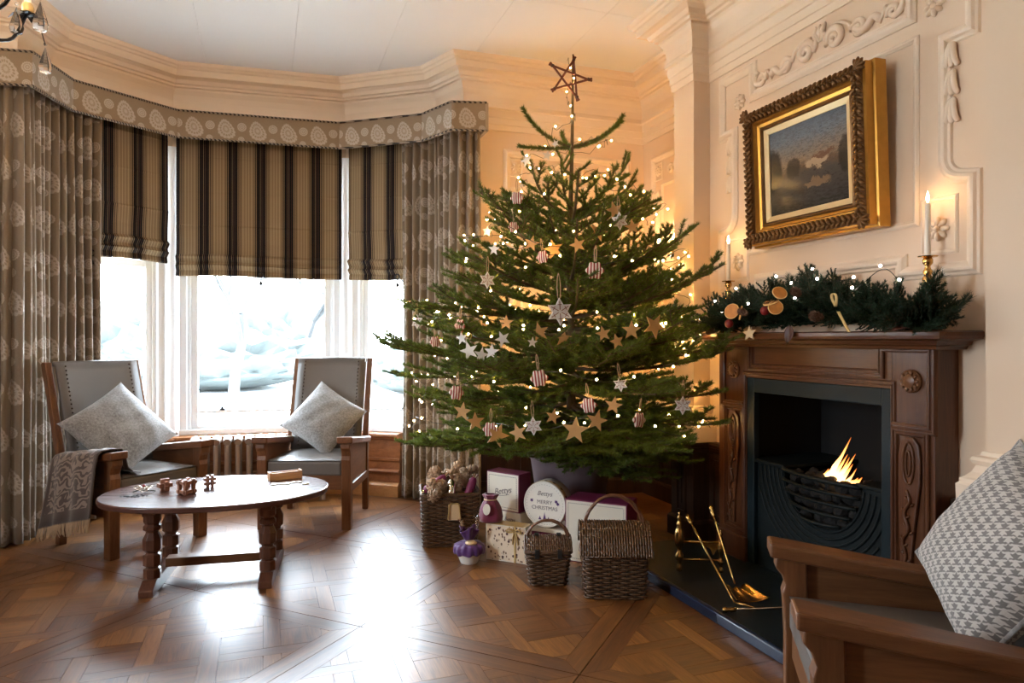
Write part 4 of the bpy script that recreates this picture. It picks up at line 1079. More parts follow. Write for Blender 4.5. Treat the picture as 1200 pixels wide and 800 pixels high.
# cast iron insert
ins = thing('fire_insert', 'dark cast iron hob grate inside the fireplace', 'grate', (2.45, 2.53, .0))
io = Vector((2.45, 2.53, 0))
def ib(name, mb, mat, smooth=False, **k):
    mb.v = [tuple(Vector(p)-io) for p in mb.v]; return mb.build(name, mat, ins, smooth, **k)
a0, a1 = FY0+.004, FY1-.004
HT = .035                                             # hearth top
mb = MB(); mb.box(FX+.016, FX+.05, a0, a0+.055, HT, .998).box(FX+.016, FX+.05, a1-.055, a1, HT, .998).box(FX+.016, FX+.05, a0+.055, a1-.055, .925, .998)
ib('iron_frame', mb, M['ironframe'], bev=.004)
mb = MB(); mb.box(2.86, 2.88, a0, a1, HT, 1.0).box(FX+.05, 2.86, a0, a0+.012, HT, 1.0).box(FX+.05, 2.86, a1-.012, a1, HT, 1.0).box(FX+.05, 2.86, a0, a1, .985, 1.0)
ib('fire_back', mb, M['soot'])
# front plate with a U cut for the basket
cy, cz, rr = 2.49, .565, .235
MI = Matrix(((0, 0, 1, FX+.040), (1, 0, 0, 0), (0, 1, 0, 0), (0, 0, 0, 1)))
poly = [(a0+.05, HT), (a1-.05, HT), (a1-.05, cz), (cy+rr, cz)]+[(cy+rr*cos(R(-t)), cz+rr*sin(R(-t))) for t in range(0, 181, 10)]+[(cy-rr, cz), (a0+.05, cz)]
ib('front_plate', MB().prism(poly, 0, .018, MI), M['iron'])
for k in range(7):
    r = rr+.012+k*.030; pts = []
    for t in range(0, 181, 8):
        y, z = cy+r*cos(R(-t)), cz+r*sin(R(-t))
        if a0+.06 < y < a1-.06 and z > HT+.03: pts.append((FX+.038, y, z))
    if len(pts) > 3: ib('ridge', MB().tube(pts, .0055, 6), M['iron'], True)
for y0, y1 in ((a0+.012, cy-rr+.02), (cy+rr-.02, a1-.012)):
    ib('hob_top', MB().box(FX+.020, 2.86, y0, y1, cz, cz+.018), M['iron'], bev=.005)
for k, z in enumerate((.565, .515, .465, .415, .365)):
    w = math.sqrt(max(.001, rr*rr-(cz-z)**2)); n_ = 14
    ib('grate_bar', MB().tube([(FX+.03-.045*(1-((i/n_)*2-1)**2), cy-w+2*w*i/n_, z) for i in range(n_+1)], .0085 if k else .011, 8), M['iron'], True)
ib('ash_plate', MB().box(FX+.06, 2.84, cy-rr, cy+rr, .325, .335), M['soot'])
# coals
cm = []
for k in range(3):
    me = bpy.data.meshes.new('coal_lump'); b = bmesh.new(); bmesh.ops.create_icosphere(b, subdivisions=2, radius=1)
    for v in b.verts: v.co = v.co*U(.78, 1.1)
    b.to_mesh(me); b.free(); me.materials.append(M['coal']); cm.append(me)
k = 0
for z, n_, hw_ in ((.365, 4, .11), (.425, 6, .17), (.485, 7, .19), (.535, 6, .17)):
    for j in range(n_):
        for xd in (0, 1):
            o = link('coal', cm[k % 3]); k += 1
            s = U(.034, .043); o.scale = (s, s*1.1, s*.85); o.rotation_euler = (U(0, 3), U(0, 3), U(0, 3))
            o.location = (FX+.075+xd*.09+U(-.01, .01), cy-hw_+2*hw_*j/(n_-1)+U(-.01, .01), z+U(-.008, .008))
            tag(o, 'dark lump of coal heaped behind the grate bars', 'coal', 'coals in the grate')
# flames
fm, nt, bs = mk('flame_body'); tc = nd(nt, 'TexCoord'); zz = nd(nt, 'SeparateXYZ', {0: tc.outputs['Generated']}).outputs[2]
em = nd(nt, 'Emission', {0: ramp(nt, zz, [(0, (1, .66, .36)), (.3, (1, .55, .20)), (.65, (1, .33, .08)), (1, (.75, .16, .02))]), 1: FIRE})
tp = nd(nt, 'BsdfTransparent'); mx = nd(nt, 'MixShader', {0: ramp(nt, zz, [(0, (.9,)*3), (.5, (.6,)*3), (1, (.1,)*3)]), 1: tp.outputs[0], 2: em.outputs[0]}); nt.links.new(mx.outputs[0], nt.nodes['Material Output'].inputs[0])
flt = thing('fire_flames', 'orange flames leaping from the coals', 'fire', (FX+.11, 2.40, .55)); flo = Vector((FX+.11, 2.40, .55))
rf = random.Random(4)
for k in range(17):
    u_ = k/16; y = 2.535-.19*u_+rf.uniform(-.012, .012); pk = math.exp(-((u_-.42)/.27)**2); z0 = .525+rf.uniform(-.01, .008)
    z1 = z0+.035+.20*pk*rf.uniform(.55, 1.08); dy = -(.02+.06*pk)*rf.uniform(.7, 1.2); w = rf.uniform(.010, .022); xx = FX+.085+rf.uniform(0, .05)
    pts = crom([(xx, y, z0), (xx, y+.006, z0+(z1-z0)*.3), (xx+.004, y+dy*.45, z0+(z1-z0)*.62), (xx+.008, y+dy, z1)], 6); m_ = len(pts)
    MB().tube([p-flo for p in pts], [w*(.6+.4*sin(pi*min(1, i/m_*1.6)))*(1-(i/(m_-1)))**.8+.0006 for i in range(m_)], 8).build('flame_tongue', fm, flt, smooth=True)
# hearth
ht = tag(MB().box(1.815, FX+.015, 1.62, 3.44, 0, HT).build('hearth_slab', M['hearth'], bev=.004), 'dark slate hearth slab in front of the fireplace', 'hearth')
MB().box(1.790, 1.815, 1.60, 3.46, 0, HT+.012).build('hearth_kerb', M['hearthedge'], ht, bev=.005)
MB().box(FX+.015, 2.90, FY0, FY1, .001, HT-.001).build('back_hearth', M['hearth'], ht)

# brass tool rest
fd = thing('fire_tool_rest', 'brass fire tool rest with turned posts on the hearth', 'tool rest', (1.955, 2.955, HT)); PB = Vector((.185, -.085, 0))
fin = [(.004, 0), (.012, .004), (.014, .018), (.009, .034), (.008, .050), (.016, .062), (.018, .080), (.010, .094), (.009, .112), (.016, .125), (.021, .150), (.022, .175), (.016, .200), (.010, .212), (.013, .225), (.008, .238), (.006, .246), (.010, .256), (.006, .266), (.003, .272), (.006, .280), (0, .286)]
MB().lathe([(r*1.2, z*1.05) for r, z in fin], 16).build('post', M['brass'], fd, smooth=True)
MB().lathe([(r*.95, z*.75) for r, z in fin], 16, T(*PB)).build('post', M['brass'], fd, smooth=True)
for z, r in ((.062, .005), (.150, .007)): MB().tube([(0, 0, z), tuple(PB+Vector((0, 0, z)))], r, 8).build('cross_bar', M['brass'], fd, smooth=True)
MB().prism([(.03, .148), (.19, .148), (.19, .135), (.175, .10), (.165, .085), (.15, .12), (.10, .14)], -.003, .003, Matrix(((PB.normalized().x, 0, -PB.normalized().y, 0), (PB.normalized().y, 0, PB.normalized().x, 0), (0, 1, 0, 0), (0, 0, 0, 1)))).build('bracket', M['brass'], fd)
# tools
def rod(name, label, p, q, r, mat, head=None):
    p, q = Vector(p), Vector(q); t = thing(name, label, 'fire tool', tuple(q))
    d = (p-q); n_ = 8
    MB().tube([d*(i/n_) for i in range(n_+1)], [r*(.8+.2*(i % 2)) for i in range(n_+1)], 8).build('shaft', mat, t, smooth=True)
    MB().lathe([(.004, 0), (.009, .006), (.011, .022), (.008, .036), (.012, .046), (.010, .060), (0, .064)], 12, frame3(d, (0, 1, 0), d)).build('handle_knob', M['brass'], t, smooth=True)
    return t
t1 = rod('fire_shovel', 'brass fire shovel with scalloped blade leaning on the tool rest', (2.10, 2.87, .315), (2.06, 2.66, .060), .0055, M['brass'])
def sc(u, v):                     # blade in tool space: along +x' out of the shaft foot
    a = (u*2-1); w = .050+.030*v
    x = -.02-.12*v; y = a*w; z = -.012+.022*abs(a)**2.5*(1-.3*v)+.010*(1-v)**2+.004*cos(a*9)*(1-v)
    dirv = Vector((-.10, -.55, 0)).normalized(); per = Vector((dirv.y, -dirv.x, 0))
    p = dirv*(.015+.15*v)+per*y
    return p.x, p.y, z-.0105
grid_mesh('blade', sc, 20, 12, M['brass'], t1, sol=.003)
t2 = rod('fire_tongs', 'brass fire tongs leaning over the tool rest', (2.01, 2.93, .275), (1.935, 2.50, .046), .0055, M['brass'])
MB().tube([(0, 0, 0), (.03, -.03, -.002), (.055, -.085, -.004)], [.006, .005, .004], 6).build('claw', M['brass'], t2, smooth=True)
t3 = rod('fire_poker', 'silver poker lying across the hearth beside the shovel', (1.895, 2.435, .046), (2.20, 2.36, .046), .005, M['bauble'])

# ================================================================ PAINTING
pt = thing('framed_painting', 'oil landscape in a heavy gilded frame above the mantel', 'painting', (2.46, 2.56, 2.02))
MP = frame3((-1, 0, -.04), (0, 0, 1), (-.02, 0, 0))
w2, h2 = .368, .345
pw, ph_ = .385, .345
FPROF_O = [(0, -.02), (0, .060), (-.012, .066), (-.016, .052), (-.040, .052)]
def fr(name, prof, w, h, mat, parent=pt, **k):
    mb = MB(); mb.sweep(prof, [(-w, h), (w, h), (w, -h), (-w, -h)], closed=True, M=MP); return mb.build(name, mat, parent, **k)
# profile offsets run inward (right of travel, clockwise path)
fr('outer_rim', [(0, -.015), (0, .045), (.010, .048), (.016, .040), (.016, -.015)], pw+.004, ph_+.004, M['frame_gold'])
fr('gold_side', [(.006, .02), (.006, .088), (.018, .098), (.020, .02)], pw, ph_, M['frame_gold'])
fr('ornament_bed', [(.014, .03), (.014, .096), (.030, .108), (.056, .104), (.064, .088), (.064, .03)], pw, ph_, M['frame_dark'])
fr('gilt_hollow', [(.064, .03), (.064, .090), (.072, .092), (.080, .074), (.094, .068), (.096, .03)], pw, ph_, M['frame_gold'])
fr('beaded_band', [(.096, .03), (.096, .072), (.104, .076), (.112, .068), (.114, .03)], pw, ph_, M['frame_dark'])
fr('slip', [(.114, .03), (.114, .064), (.140, .056), (.141, .03)], pw, ph_, M['slip'])
iw, ih = pw-.138, ph_-.138
grid_mesh('canvas', lambda u, v: MP @ Vector(((u*2-1)*iw, (v*2-1)*ih, .050)), 1, 1, M['picture'], pt, uvs=lambda u, v: (u, v))
mb = MB(); om = MB()
per = [((-pw+.038, ph_-.038), (pw-.038, ph_-.038)), ((pw-.038, ph_-.038), (pw-.038, -ph_+.038)), ((pw-.038, -ph_+.038), (-pw+.038, -ph_+.038)), ((-pw+.038, -ph_+.038), (-pw+.038, ph_-.038))]
hemi = [(sin(pi*i/5), -cos(pi*i/5)) for i in range(6)]
for a_, b_ in per:
    a_, b_ = Vector(a_), Vector(b_); L = (b_-a_).length; d = (b_-a_).normalized(); n = Vector((-d.y, d.x)); ang = math.degrees(math.atan2(d.y, d.x)); k = int(L/.028)
    for i in range(k+1):
        for sd in (-1, 1):
            c = a_+d*(L*i/k)+n*sd*.013
            om.lathe(hemi, 7, MP @ T(c.x, c.y, .106) @ rot('Z', ang+sd*(50+U(-12, 12))) @ Matrix.Diagonal((.019, .0095, .011, 1)))
        c = a_+d*(L*(i+.5)/k); om.lathe(hemi, 6, MP @ T(c.x, c.y, .112) @ Matrix.Diagonal((.008, .008, .008, 1)))
for sx_ in (-1, 1):
    for sy_ in (-1, 1):
        for k in range(5):
            a = math.degrees(math.atan2(sy_, sx_))+(k-2)*32
            om.lathe(hemi, 7, MP @ T(sx_*(pw-.030), sy_*(ph_-.030), .108) @ rot('Z', a) @ T(.018, 0, 0) @ Matrix.Diagonal((.026, .009, .013, 1)))
om.build('acanthus_ornament', M['frame_dark'], pt, smooth=True, kind='stuff')
# small leaf pads on the mitres of the inner band
# ================================================================ CANDLESTICKS
def candlestick(y, label):
    t = thing('candlestick', label, 'candlestick', (2.425, y, SZ))
    MB().lathe([(.045, 0), (.047, .008), (.040, .016), (.020, .024), (.012, .04), (.016, .06), (.011, .08), (.013, .11), (.016, .15), (.019, .19), (.019, .205), (.012, .215), (.018, .228), (.013, .238), (.009, .25), (.018, .262), (.019, .275), (.013, .285)], 20).build('stem', M['brass'], t, smooth=True)
    MB().lathe([(.006, .282), (.034, .286), (.036, .290), (.010, .290), (.010, .300)], 20).build('drip_pan', M['brass'], t, smooth='auto')
    c = thing('dinner_candle', label.replace('brass candlestick', 'lit ivory candle'), 'candle', (2.425, y, SZ+.2905))
    MB().lathe([(.0115, 0), (.0095, .20), (.007, .204), (0, .205)], 14).build('wax', M['wax'], c, smooth='auto')
    MB().tube([(0, 0, .20), (0, 0, .214)], .001, 5).build('wick', M['black'], c)
    MB().lathe([(.001, .208), (.005, .216), (.0062, .224), (.004, .236), (0, .252)], 10).build('flame', M['candle'], c, smooth=True)
candlestick(1.965, 'brass candlestick at the end of the mantel away from the tree')
candlestick(3.185, 'brass candlestick at the end of the mantel nearest the tree')
# ================================================================ WICKER BASKETS
def rrect(w, d, r=.02, n=4):
    out = []
    for cx, cy, a0 in ((w/2-r, d/2-r, 0), (-w/2+r, d/2-r, 90), (-w/2+r, -d/2+r, 180), (w/2-r, -d/2+r, 270)):
        out += [(cx+r*cos(R(a0+90*i/n)), cy+r*sin(R(a0+90*i/n))) for i in range(n+1)]
    return out
def loop_pts(w, d, n, r=.02):
    P = rrect(w, d, r); P = [Vector(p) for p in P]+[Vector(P[0])]
    seg = [(P[i+1]-P[i]).length for i in range(len(P)-1)]; tot = sum(seg); out = []; i = 0; acc = 0
    for k in range(n):
        s = tot*k/n
        while s > acc+seg[i]: acc += seg[i]; i += 1
        p = P[i].lerp(P[i+1], (s-acc)/seg[i]); t = (P[i+1]-P[i]).normalized(); out.append((p, Vector((t.y, -t.x))))
    return out
def basket(name, label, loc, rz, w0, d0, w1, d1, h, rows, stakes):
    t = thing(name, label, 'basket', loc, rz)
    n = stakes*3; mb = MB(); pit = h/rows
    for k in range(rows):
        v = k/(rows-1); w, d = w0+(w1-w0)*v, d0+(d1-d0)*v; z = pit*.5+pit*k
        L = loop_pts(w, d, n)
        pts = [(p.x+nn.x*a, p.y+nn.y*a, z) for i, (p, nn) in enumerate(L) for a in (.0068*cos(pi*i/3*1.0+(pi if k % 2 else 0)),)]
        mb.tube(pts, pit*.50, 5, closed=True)
    mb.build('woven_wall', M['wick'], t, smooth=True)
    mb = MB(); A, B2 = loop_pts(w0, d0, stakes), loop_pts(w1, d1, stakes)
    for (p, _), (q, _) in zip(A, B2): mb.tube([(p.x, p.y, .002), (q.x, q.y, h)], .0035, 5)
    mb.build('stakes', M['wickd'], t)
    MB().prism(rrect(w0-.012, d0-.012), .004, .012).build('base', M['wickd'], t)
    mb = MB(); L = loop_pts(w1+.006, d1+.006, stakes*4)
    for ph in (0, pi/2, pi, 3*pi/2):
        mb.tube([(p.x+nn.x*.006*cos(i*.8+ph), p.y+nn.y*.006*cos(i*.8+ph), h+.003+.006*sin(i*.8+ph)) for i, (p, nn) in enumerate(L)], .0042, 5, closed=True)
    mb.build('braided_rim', M['wick'], t, smooth=True)
    return t
def woven_lid(t, w, prof, pitch, name='lid'):
    """weavers follow the yz profile, side by side along x; ribs run along x"""
    mb = MB(); P = [Vector((0, y, z)) for y, z in prof]; n = max(2, int(w/pitch)); pts = crom(P, 6)
    for k in range(n+1):
        x = -w/2+w*k/n
        mb.tube([(x, p.y, p.z+.0038*cos(pi*i/2.0+(pi if k % 2 else 0))) for i, p in enumerate(pts)], pitch*.46, 5)
    for i in range(0, len(pts), 4): mb.tube([(-w/2-.003, pts[i].y, pts[i].z), (w/2+.003, pts[i].y, pts[i].z)], .0036, 5)
    o = mb.build(name, M['wick'], t, smooth=True)
    return o
def hoop(t, w, z0, top, mat, r=.009):
    mb = MB(); n = 22
    base = [((w/2)*cos(pi*i/n), 0, z0+(top-z0)*sin(pi*i/n)**.8) for i in range(n+1)]
    for ph in (0, 2.1, 4.2): mb.tube([(x+.005*cos(i*.9+ph), .005*sin(i*.9+ph), z+.003*cos(i*.9+ph)) for i, (x, y, z) in enumerate(base)], r*.72, 6)
    mb.build('handle', mat, t, smooth=True)
M['handle'] = basic('cane_handle', (.145, .06, .028), .42, var=.4, scale=30)
bk1 = basket('log_basket', 'open square wicker basket full of pine cones with a tag', (1.035, 3.985, 0), -11, .305, .27, .33, .295, .300, 26, 28)
MB().box(-.034, .034, -.002, .002, -.046, .046, T(.02, -.160, .205) @ rot('X', 4)).build('paper_tag', M['card'], bk1)
mb = MB()
for s in (-1, 1): mb.tube(crom([(.02, -.163, .253), (.02+s*.025, -.166, .25), (.02+s*.032, -.166, .20), (.02+s*.036, -.164, .165)], 4), .0045, 5)
mb.build('ribbon', M['gold'], bk1)
bk2 = basket('picnic_basket', 'small wicker picnic basket with two black straps', (1.322, 3.150, 0), -20, .172, .14, .215, .18, .165, 16, 18)
lid = woven_lid(bk2, .225, [(-.098, .172), (-.05, .205), (0, .222), (.05, .205), (.098, .172)], .0105)
for s in (-1, 1):
    MB().box(s*.055-.011, s*.055+.011, -.106, -.098, .140, .185).build('strap', M['strap'], bk2, bev=.002)
    MB().box(s*.055-.011, s*.055+.011, -.012, .012, .221, .236).build('hinge_strap', M['strap'], bk2, bev=.002)
hoop(bk2, .222, .16, .300, M['handle'], .008)
bk3 = basket('picnic_basket', 'large wicker picnic basket with a roof shaped lid', (1.565, 2.915, 0), -23, .275, .215, .29, .23, .200, 19, 24)
woven_lid(bk3, .325, [(-.135, .202), (-.118, .235), (-.085, .285), (-.045, .318), (0, .328), (.045, .318), (.085, .285), (.118, .235), (.135, .202)], .0120)
for s in (-1, 1):
    mb = MB(); arch = [(-.118, .205), (-.085, .275), (-.045, .308), (.045, .308), (.085, .275), (.118, .205)]
    mb.prism(arch, s*.148-.003, s*.148+.003, Matrix(((0, 0, 1, 0), (1, 0, 0, 0), (0, 1, 0, 0), (0, 0, 0, 1)))); mb.build('lid_end', M['wickd'], bk3)
hoop(bk3, .310, .19, .455, M['handle'], .0095)

# ---- pine cones, used in the basket and on the garland
def cone_mesh(name, mat, rad=.03, h=.065):
    mb = MB(); mb.ball((0, 0, h*.45), 1, 8, 6) if False else None
    mb.lathe([(.002, 0), (rad*.5, h*.15), (rad*.55, h*.45), (rad*.35, h*.8), (.002, h)], 8)
    for k in range(46):
        v = k/46; z = h*(.04+.92*v); r = rad*(sin(pi*(.16+.80*v)))**.8; a = k*2.39996
        Ml = T(0, 0, z) @ rot('Z', math.degrees(a)) @ rot('Y', -25-20*v)
        mb.add([(r*.25, -.004, 0), (r*.25, .004, 0), (r*.9, .0085, .002), (r*1.1, 0, .005), (r*.9, -.0085, .002), (r*.85, 0, -.004)], [(0, 5, 4), (0, 1, 5), (1, 2, 5), (2, 3, 5), (3, 4, 5), (0, 4, 3, 2, 1)], Ml)
    return mb.build(name, mat)
pc = cone_mesh('pine_cone', M['conelit'])
tag(pc, 'pale brown pine cone piled in the open wicker basket', 'pine cone', 'pine cones in the open basket')
Mb1 = T(1.035, 3.985, 0) @ rot('Z', -11)
spots = [(-.10, -.08, .30), (-.11, .06, .345), (-.055, .02, .335), (.0, .07, .35), (.02, -.01, .345), (.065, .03, .355), (-.03, -.06, .32), (.05, -.07, .315), (.10, .08, .345), (.11, -.01, .33), (.03, .09, .375), (-.06, .09, .36), (.09, .11, .37), (-.125, -.11, .285)]
for k, p in enumerate(spots):
    o = pc if k == 0 else dup(pc)
    o.location = Mb1 @ Vector((p[0], p[1], p[2]-.02)); o.rotation_euler = (U(-1, 1), U(-1, 1), U(0, 6)); s = U(1.35, 1.75); o.scale = (s, s, s)
def cracker(name, label, p, d, mat):
    t = thing(name, label, 'parcel', tuple(Mb1 @ Vector(p)))
    d = (Mb1.to_3x3() @ Vector(d)).normalized()
    MB().tube([d*-.075, d*-.06, d*.06, d*.075], [.014, .024, .024, .014], 12).build('wrap', mat, t, smooth='auto')
    MB().tube([d*.075, d*.10], [.012, .022], 10).build('end_frill', M['bauble'], t); MB().tube([d*-.075, d*-.10], [.012, .022], 10).build('end_frill', M['bauble'], t)
cracker('wrapped_parcel', 'magenta wrapped parcel leaning at the curtain side of the open basket', (-.085, -.03, .345), (.8, .1, .5), M['magenta'])
cracker('wrapped_parcel', 'magenta wrapped parcel upright at the pot side of the open basket', (.115, -.09, .315), (.35, .1, .9), M['magenta'])
cracker('wrapped_parcel', 'silver foil parcel in the middle of the open basket', (.005, -.105, .305), (.1, .3, 1), M['bauble'])
# filling under the cones
tag(MB().prism([tuple((Mb1 @ Vector((x, y, 0)))[:2]) for x, y in rrect(.27, .235)], .013, .245).build('basket_filling', M['soil']), 'dark packing filling the open wicker basket', 'packing')

# ================================================================ PARCELS
def gift(name, label, loc, rz, w, d, h, mat_front, mat_rest, cat='gift box', border=True):
    t = thing(name, label, cat, loc, rz)
    MB().box(-w/2, w/2, -d/2+.003, d/2, 0, h).build('box_body', mat_rest, t, bev=.002)
    o = grid_mesh('front_panel', lambda u, v: ((u-.5)*(w-.012), -d/2+.0025, .006+v*(h-.012)), 1, 1, mat_front, t, uvs=lambda u, v: (u*w, v*h), sol=.001, smooth=False)
    if border:
        mb = MB(); nx, nz = int(w/.010), int(h/.010)
        for i in range(nx):
            for z in (.020, h-.020): mb.box(-w/2+.018+(w-.036)*i/nx, -w/2+.018+(w-.036)*i/nx+.005, -d/2+.0010, -d/2+.002, z-.0015, z+.0015)
        for i in range(nz):
            for x in (-w/2+.018, w/2-.018): mb.box(x-.0015, x+.0015, -d/2+.0010, -d/2+.002, .020+(h-.04)*i/nz, .025+(h-.04)*i/nz)
        mb.build('stitched_border', M['greyink'], t)
    return t
MFR = lambda w, d, z, x=0: Matrix(((1, 0, 0, x), (0, 0, -1, -d/2+.0012), (0, 1, 0, z), (0, 0, 0, 1)))
g1 = gift('gift_box', 'large cream fronted magenta gift box behind the lidded baskets', (1.722, 3.350, 0), -45.7, .345, .20, .335, M['cream'], M['magenta'])
g2 = gift('gift_box', 'cream fronted magenta gift box standing on a grey box beside the pot', (1.330, 3.755, .2165), -57, .235, .115, .218, M['cream'], M['magenta'])
text('script_logo', 'Bettys', .050, M['greyink'], g2, MFR(.235, .115, .112) @ rot('Z', 12), .35)
MB().tube([(-.045, -.0575, .080), (.01, -.0575, .088), (.05, -.0575, .10)], .0012, 5).build('logo_stroke', M['greyink'], g2)
g3 = gift('gift_box', 'flat grey printed box under the magenta gift box', (1.335, 3.752, 0), -57, .25, .13, .216, M['cream'], M['bowl'], border=False)
text('script_logo', 'Bettys', .030, M['greyink'], g3, MFR(.25, .13, .175, .05), .35)
g4 = gift('gift_box', 'cream gift box printed with holly and tied with gold ribbon', (1.250, 3.523, 0), -43.8, .235, .085, .196, M['holly'], M['cream'], border=False)
mb = MB()
for s in (-1, 1): mb.tube(crom([(.055, -.046, .172), (.055+s*.03, -.060, .185), (.055+s*.042, -.055, .165), (.055, -.048, .168)], 5), .0045, 6)
for s in (-.4, .7): mb.tube(crom([(.055, -.046, .168), (.055+s*.02, -.050, .14), (.055+s*.03, -.047, .10)], 5), .0040, 6)
mb.build('gold_bow', M['gold'], g4, smooth=True)
MB().box(-.1175, .1175, -.0445, .0425, .1955, .1972).box(.050, .060, -.046, -.042, 0, .196).build('ribbon', M['gold'], g4)
g5 = gift('gift_box', 'low magenta box with a cream lid under the round tin', (1.536, 3.585, 0), -45.7, .235, .195, .128, M['magenta'], M['magenta'], border=False)
MB().box(-.119, .119, -.099, .099, .128, .150).build('lid', M['cream'], g5, bev=.002)
# round tin on its edge
tn = Vector((-.724, -.69, 0)).normalized()
tin = thing('round_tin', 'round white printed tin standing on its edge on the low box', 'tin', (1.496, 3.560, .1505))
Mt = frame3(tn, (0, 0, 1), (0, 0, .130))
MB().lathe([(.126, -.050), (.129, -.046), (.129, .044), (.126, .050), (.120, .050), (.119, .047), (0, .047)], 40, Mt).build('tin_body', M['bowl'], tin, smooth='auto')
MB().lathe([(.1296, .012), (.1304, .014), (.1304, .040), (.1296, .042)], 40, Mt).build('printed_band', M['card'], tin, smooth='auto')
mb = MB()
for k in range(44): mb.box(-.0022, .0022, -.001, .001, .0472, .0478, Mt @ rot('Z', 360*k/44) @ T(0, .110, 0))
mb.build('stitched_border', M['greyink'], tin)
text('script_logo', 'Bettys', .036, M['greyink'], tin, Mt @ T(0, .060, .0474), .35)
text('lettering', 'MERRY', .030, M['greyink'], tin, Mt @ T(0, .012, .0474))
text('lettering', 'CHRISTMAS', .030, M['greyink'], tin, Mt @ T(0, -.020, .0474))
mb = MB()
for x, h_ in ((-.028, .022), (0, .045), (.024, .020)): mb.prism([(x-.010, -.085), (x+.010, -.085), (x+.003, -.085+h_*.6), (x, -.085+h_), (x-.003, -.085+h_*.6)], .0474, .0479, Mt)
for x, y in ((-.078, .018), (.080, .010), (.070, .022)): mb.prism([(x+px_, y+py_) for px_, py_ in star_poly(6, .012, .006)], .0474, .0479, Mt)
mb.build('printed_motif', M['purple'], tin, kind='stuff')
mb = MB()
for k in range(16):
    mb.box(-.007, .007, -.006, .006, .1303, .1311, Mt @ rot('Z', 360*k/16) @ Matrix(((1, 0, 0, 0), (0, 0, 1, 0), (0, 1, 0, .027), (0, 0, 0, 1))))
mb.build('band_figures', M['ink'], tin)
# sack
sk = thing('drawstring_sack', 'magenta velvet drawstring sack with a white oval tag', 'sack', (1.166, 3.590, .1975), -30)
prf = [(.030, 0), (.062, .004), (.066, .03), (.058, .075), (.044, .105), (.034, .118), (.030, .124), (.036, .136), (.044, .150), (.030, .152)]
def skf(u, v):
    m = len(prf)-1; x = v*m; k = min(m-1, int(x)); f = x-k; r = prf[k][0]*(1-f)+prf[k+1][0]*f; z = prf[k][1]*(1-f)+prf[k+1][1]*f
    a = 2*pi*u; w = 1+.10*sin(a*6)*min(1, v*1.3)+.05*sin(a*3+1)
    return r*w*cos(a), r*w*.75*sin(a), z
grid_mesh('sack_cloth', skf, 48, 18, M['sack'], sk)
MB().tube([(.034*cos(2*pi*i/16), .027*sin(2*pi*i/16), .123) for i in range(16)], .003, 6, closed=True).build('drawstring', M['card'], sk)
MB().lathe([(.020, -.001), (.020, .001)], 20, T(-.008, -.060, .080) @ rot('X', 80) @ Matrix.Diagonal((1, 1.5, 1, 1))).build('oval_tag', M['bowl'], sk)
# pudding
pd = thing('christmas_pudding', 'pudding in a white bowl tied with purple cloth and cellophane', 'pudding', (1.035, 3.555, 0), 20)
MB().lathe([(.045, 0), (.048, .004), (.060, .035), (.072, .072), (.074, .080), (.0, .080)], 28).build('bowl', M['bowl'], pd, smooth='auto')
def pc_(u, v):
    a = 2*pi*u; pr = [(.076, .052), (.081, .060), (.083, .075), (.078, .095), (.055, .106), (.028, .112), (.018, .118)]; m = len(pr)-1; x = v*m; k = min(m-1, int(x)); f = x-k
    r = pr[k][0]*(1-f)+pr[k+1][0]*f; z = pr[k][1]*(1-f)+pr[k+1][1]*f; w = 1+.045*sin(a*14)+.02*sin(a*5)
    return r*w*cos(a), r*w*sin(a), z+.004*sin(a*9)*(1-v)
grid_mesh('cloth_cover', pc_, 72, 12, M['purple'], pd, sol=.003)
MB().lathe([(.030, .108), (.032, .114), (.020, .122), (.0, .123)], 18, T(-.01, -.03, 0)).build('gift_label', M['card'], pd)
def plume(r0, r1, z0, z1, k, tw):
    def fn(u, v):
        a = 2*pi*u; r = r0+(r1-r0)*v**.6; w = 1+.22*sin(a*k+tw)*v
        return r*w*cos(a)*.9, r*w*sin(a)*.7, z0+(z1-z0)*v+.012*sin(a*k*.5+tw)*v
    return fn
grid_mesh('purple_frill', plume(.016, .058, .115, .185, 6, 1), 48, 8, M['purple'], pd, sol=.002)
grid_mesh('cellophane', plume(.018, .062, .118, .232, 5, 0), 48, 10, M['cello'], pd)
ORN_B = [(1.416, 3.291, 1.666, 1.1), (1.331, 3.39, 1.706, 0.9), (1.533, 3.249, 1.689, 0.9), (1.665, 3.274, 1.77, 1.1), (1.813, 3.369, 1.91, 1), (1.881, 3.293, 1.808, 0.9), (1.351, 3.025, 1.204, 0.9), (1.258, 3.101, 1.233, 1), (1.132, 3.232, 1.281, 0.8), (1.536, 2.967, 1.225, 0.8), (1.592, 2.934, 1.188, 0.8), (1.68, 2.949, 1.242, 1), (1.811, 2.953, 1.263, 1.3), (1.395, 2.984, 0.764, 1.35), (1.482, 2.931, 0.811, 1.1), (1.289, 3.005, 0.831, 0.8), (1.544, 2.879, 0.887, 0.9), (1.083, 3.22, 0.723, 1.25), (1.16, 3.136, 0.743, 1), (0.933, 3.324, 0.836, 1), (0.989, 3.287, 0.787, 1)]
ORN_W = [(1.47, 3.828, 2.264, 0.9), (1.547, 3.695, 2.268, 0.7), (1.598, 3.689, 2.341, 0.6), (1.197, 3.744, 1.815, 0.8), (1.176, 3.556, 1.688, 0.8), (0.949, 3.395, 1.204, 0.8), (0.966, 3.317, 1.14, 1.1), (1.01, 3.254, 1.12, 0.9), (1.05, 3.214, 1.137, 0.9), (1.103, 3.2, 1.2, 0.9), (1.219, 3.094, 1.183, 0.6)]
